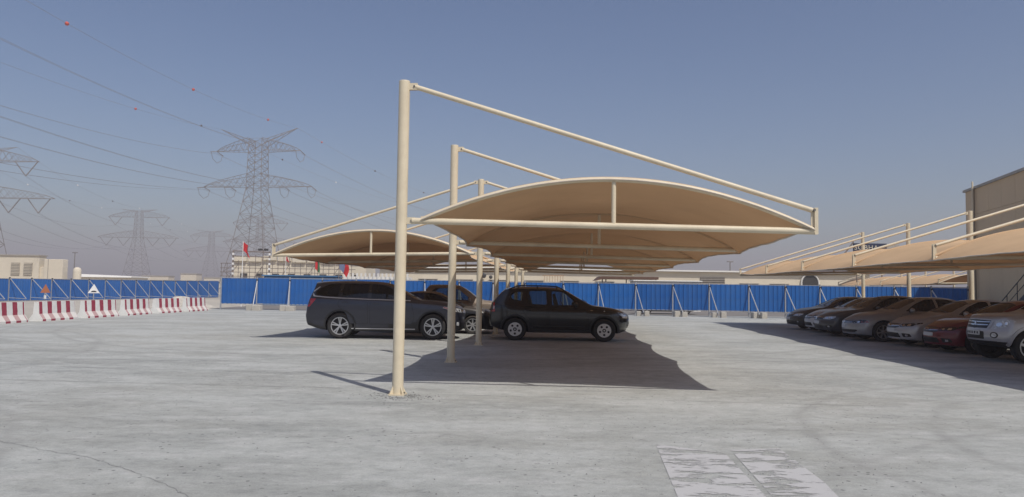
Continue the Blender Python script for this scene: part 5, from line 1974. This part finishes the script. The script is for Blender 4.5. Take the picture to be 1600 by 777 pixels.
PM = Vector((-98.0, 280, 0))
P1, P2, P3, P4 = Vector((-195.4, 270, 0)), Vector((-249.8, 490, 0)), Vector((-274.5, 670, 0)), Vector((-179.5, 522, 0))
pylon(PM, 'tension', "tallest lattice pylon with two crossarms and upswept earth wire horns", math.radians(-8))
pylon(P1, 'suspension', "pylon cut off by the picture's left edge, only its arms showing")
pylon(P2, 'suspension', "hazy lattice pylon midway between the cut-off one and the tallest", math.radians(4))
pylon(P3, 'suspension', "small faint pylon just beside the tallest, low on the horizon")
pylon(P4, 'suspension', "hazy pylon directly behind the tallest one")


def wire(p, q, sag, label, group, twin=0.0, r=0.045, balls=None, n=30, name="power_cable", ball_m=None):
    p, q = Vector(p), Vector(q)
    side = (q - p).cross(Vector((0, 0, 1))).normalized()
    m = MB()
    for off in ((-twin / 2, twin / 2) if twin else (0.0,)):
        pts = []
        for k in range(n + 1):
            t = k / n
            pts.append(p.lerp(q, t) + side * off - Vector((0, 0, sag * 4 * t * (1 - t))))
        m.path(pts, r, 4)
    o = m.build(name, M_WIRE, None, None)
    tag(o, label, "power cable", group)
    for t, mm in (balls or []):
        c0 = p.lerp(q, t) - Vector((0, 0, sag * 4 * t * (1 - t)))
        MB().ball(c0, 0.38, 12).build("marker_ball", mm, o, 60)
    return o


def ang_pt(c, x, z, a):
    return c + Vector((x * math.cos(a), x * math.sin(a), z))


G1 = "cables of the tallest pylon's line"
BACK, NEXT = Vector((-98.0, -60, 0)), Vector((15.0, 560, 0))
aM = math.radians(-8)
for s in (1, -1):
    h = ang_pt(PM, s * 15.6, 62.0, aM)
    tt = (lambda y: (280 - y) / 340.0)
    balls = [(tt(134), M_BALLRED), (tt(188), M_BALLRED), (tt(246), M_BALLRED)] if s == 1 else [(tt(216), M_BALLRED), (tt(262), M_BALLDARK)]
    wire(h, BACK + Vector((s * 15.6, 0, 62)), 13.0, "upper earth wire with red marker balls nearer the tallest pylon's %s horn" % ("outer far" if s == -1 else "canopy-side"), G1, 0, 0.036, balls, name="earth_wire")
    wire(h, NEXT + Vector((s * 15.6, 0, 62)), 13.5, "earth wire descending behind the canopies from the tallest pylon's %s horn" % ("outer far" if s == -1 else "canopy-side"), G1, 0, 0.042, [(.05, M_BALLRED), (.18, M_BALLDARK), (.33, M_BALLDARK)] if s == 1 else [(.12, M_BALLDARK), (.25, M_BALLWHITE)], name="earth_wire")
    for x, z in ((17.0, 52.4), (21.9, 38.6), (11.0, 38.6)):
        a = ang_pt(PM, s * x, z, aM)
        arm = {17.0: "upper arm", 21.9: "lower arm's tip", 11.0: "lower arm's middle"}[x]
        sd = "canopy side" if s == 1 else "barrier side"
        wire(a, BACK + Vector((s * x, 0, z)), 12.5, "twin conductor sweeping overhead from the tallest pylon's %s, %s" % (arm, sd), G1, 0.45, 0.032)
        wire(a, NEXT + Vector((s * x, 0, z)), 13.0, "twin conductor running behind the canopies from the tallest pylon's %s, %s" % (arm, sd), G1, 0.5, 0.036)
G2 = "cables of the hazy pylons' line"
for (A0, B0) in ((P1, P2), (P2, P3)):
    for s in (1, -1):
        wire(A0 + Vector((s * 11.5, 0, 51.6)), B0 + Vector((s * 11.5, 0, 51.6)), 6, "thin earth wire with marker balls, %s, %s horns" % ("cut-off to hazy pylon" if A0 is P1 else "hazy to faint pylon", "nearer" if s == 1 else "farther"), G2, 0, 0.04, [(.3, M_BALLWHITE), (.55, M_BALLDARK), (.8, M_BALLWHITE)], name="earth_wire")
        for x, z in ((15.2, 40.9), (20.5, 27.2), (9.5, 27.2)):
            wire(A0 + Vector((s * x, 0, z)), B0 + Vector((s * x, 0, z)), 7, "faint conductor, %s, %s, %s" % ("cut-off to hazy pylon" if A0 is P1 else "hazy to faint pylon", {15.2: "upper arms", 20.5: "lower arm tips", 9.5: "inner lower arms"}[x], "nearer side" if s == 1 else "farther side"), G2, 0.5, 0.035)

# ------------------------------------------------------------------ haze over the whole plain
hm = bpy.data.materials.new("dusty_air")
nt, nn, ll = nodes_of(hm)
nn.clear()
ho = nn.new('ShaderNodeOutputMaterial')
pv = nn.new('ShaderNodeVolumePrincipled')
pv.inputs['Color'].default_value = (0.84, 0.775, 0.82, 1)
pv.inputs['Density'].default_value = 0.0011
pv.inputs['Anisotropy'].default_value = 0.0
ll.new(pv.outputs[0], ho.inputs['Volume'])
hz = MB().box((0, 0, 37.0), (3100, 3100, 76.0)).build("haze", hm)
tag(hz, "thin dusty haze lying over the whole plain", "haze", kind="stuff")
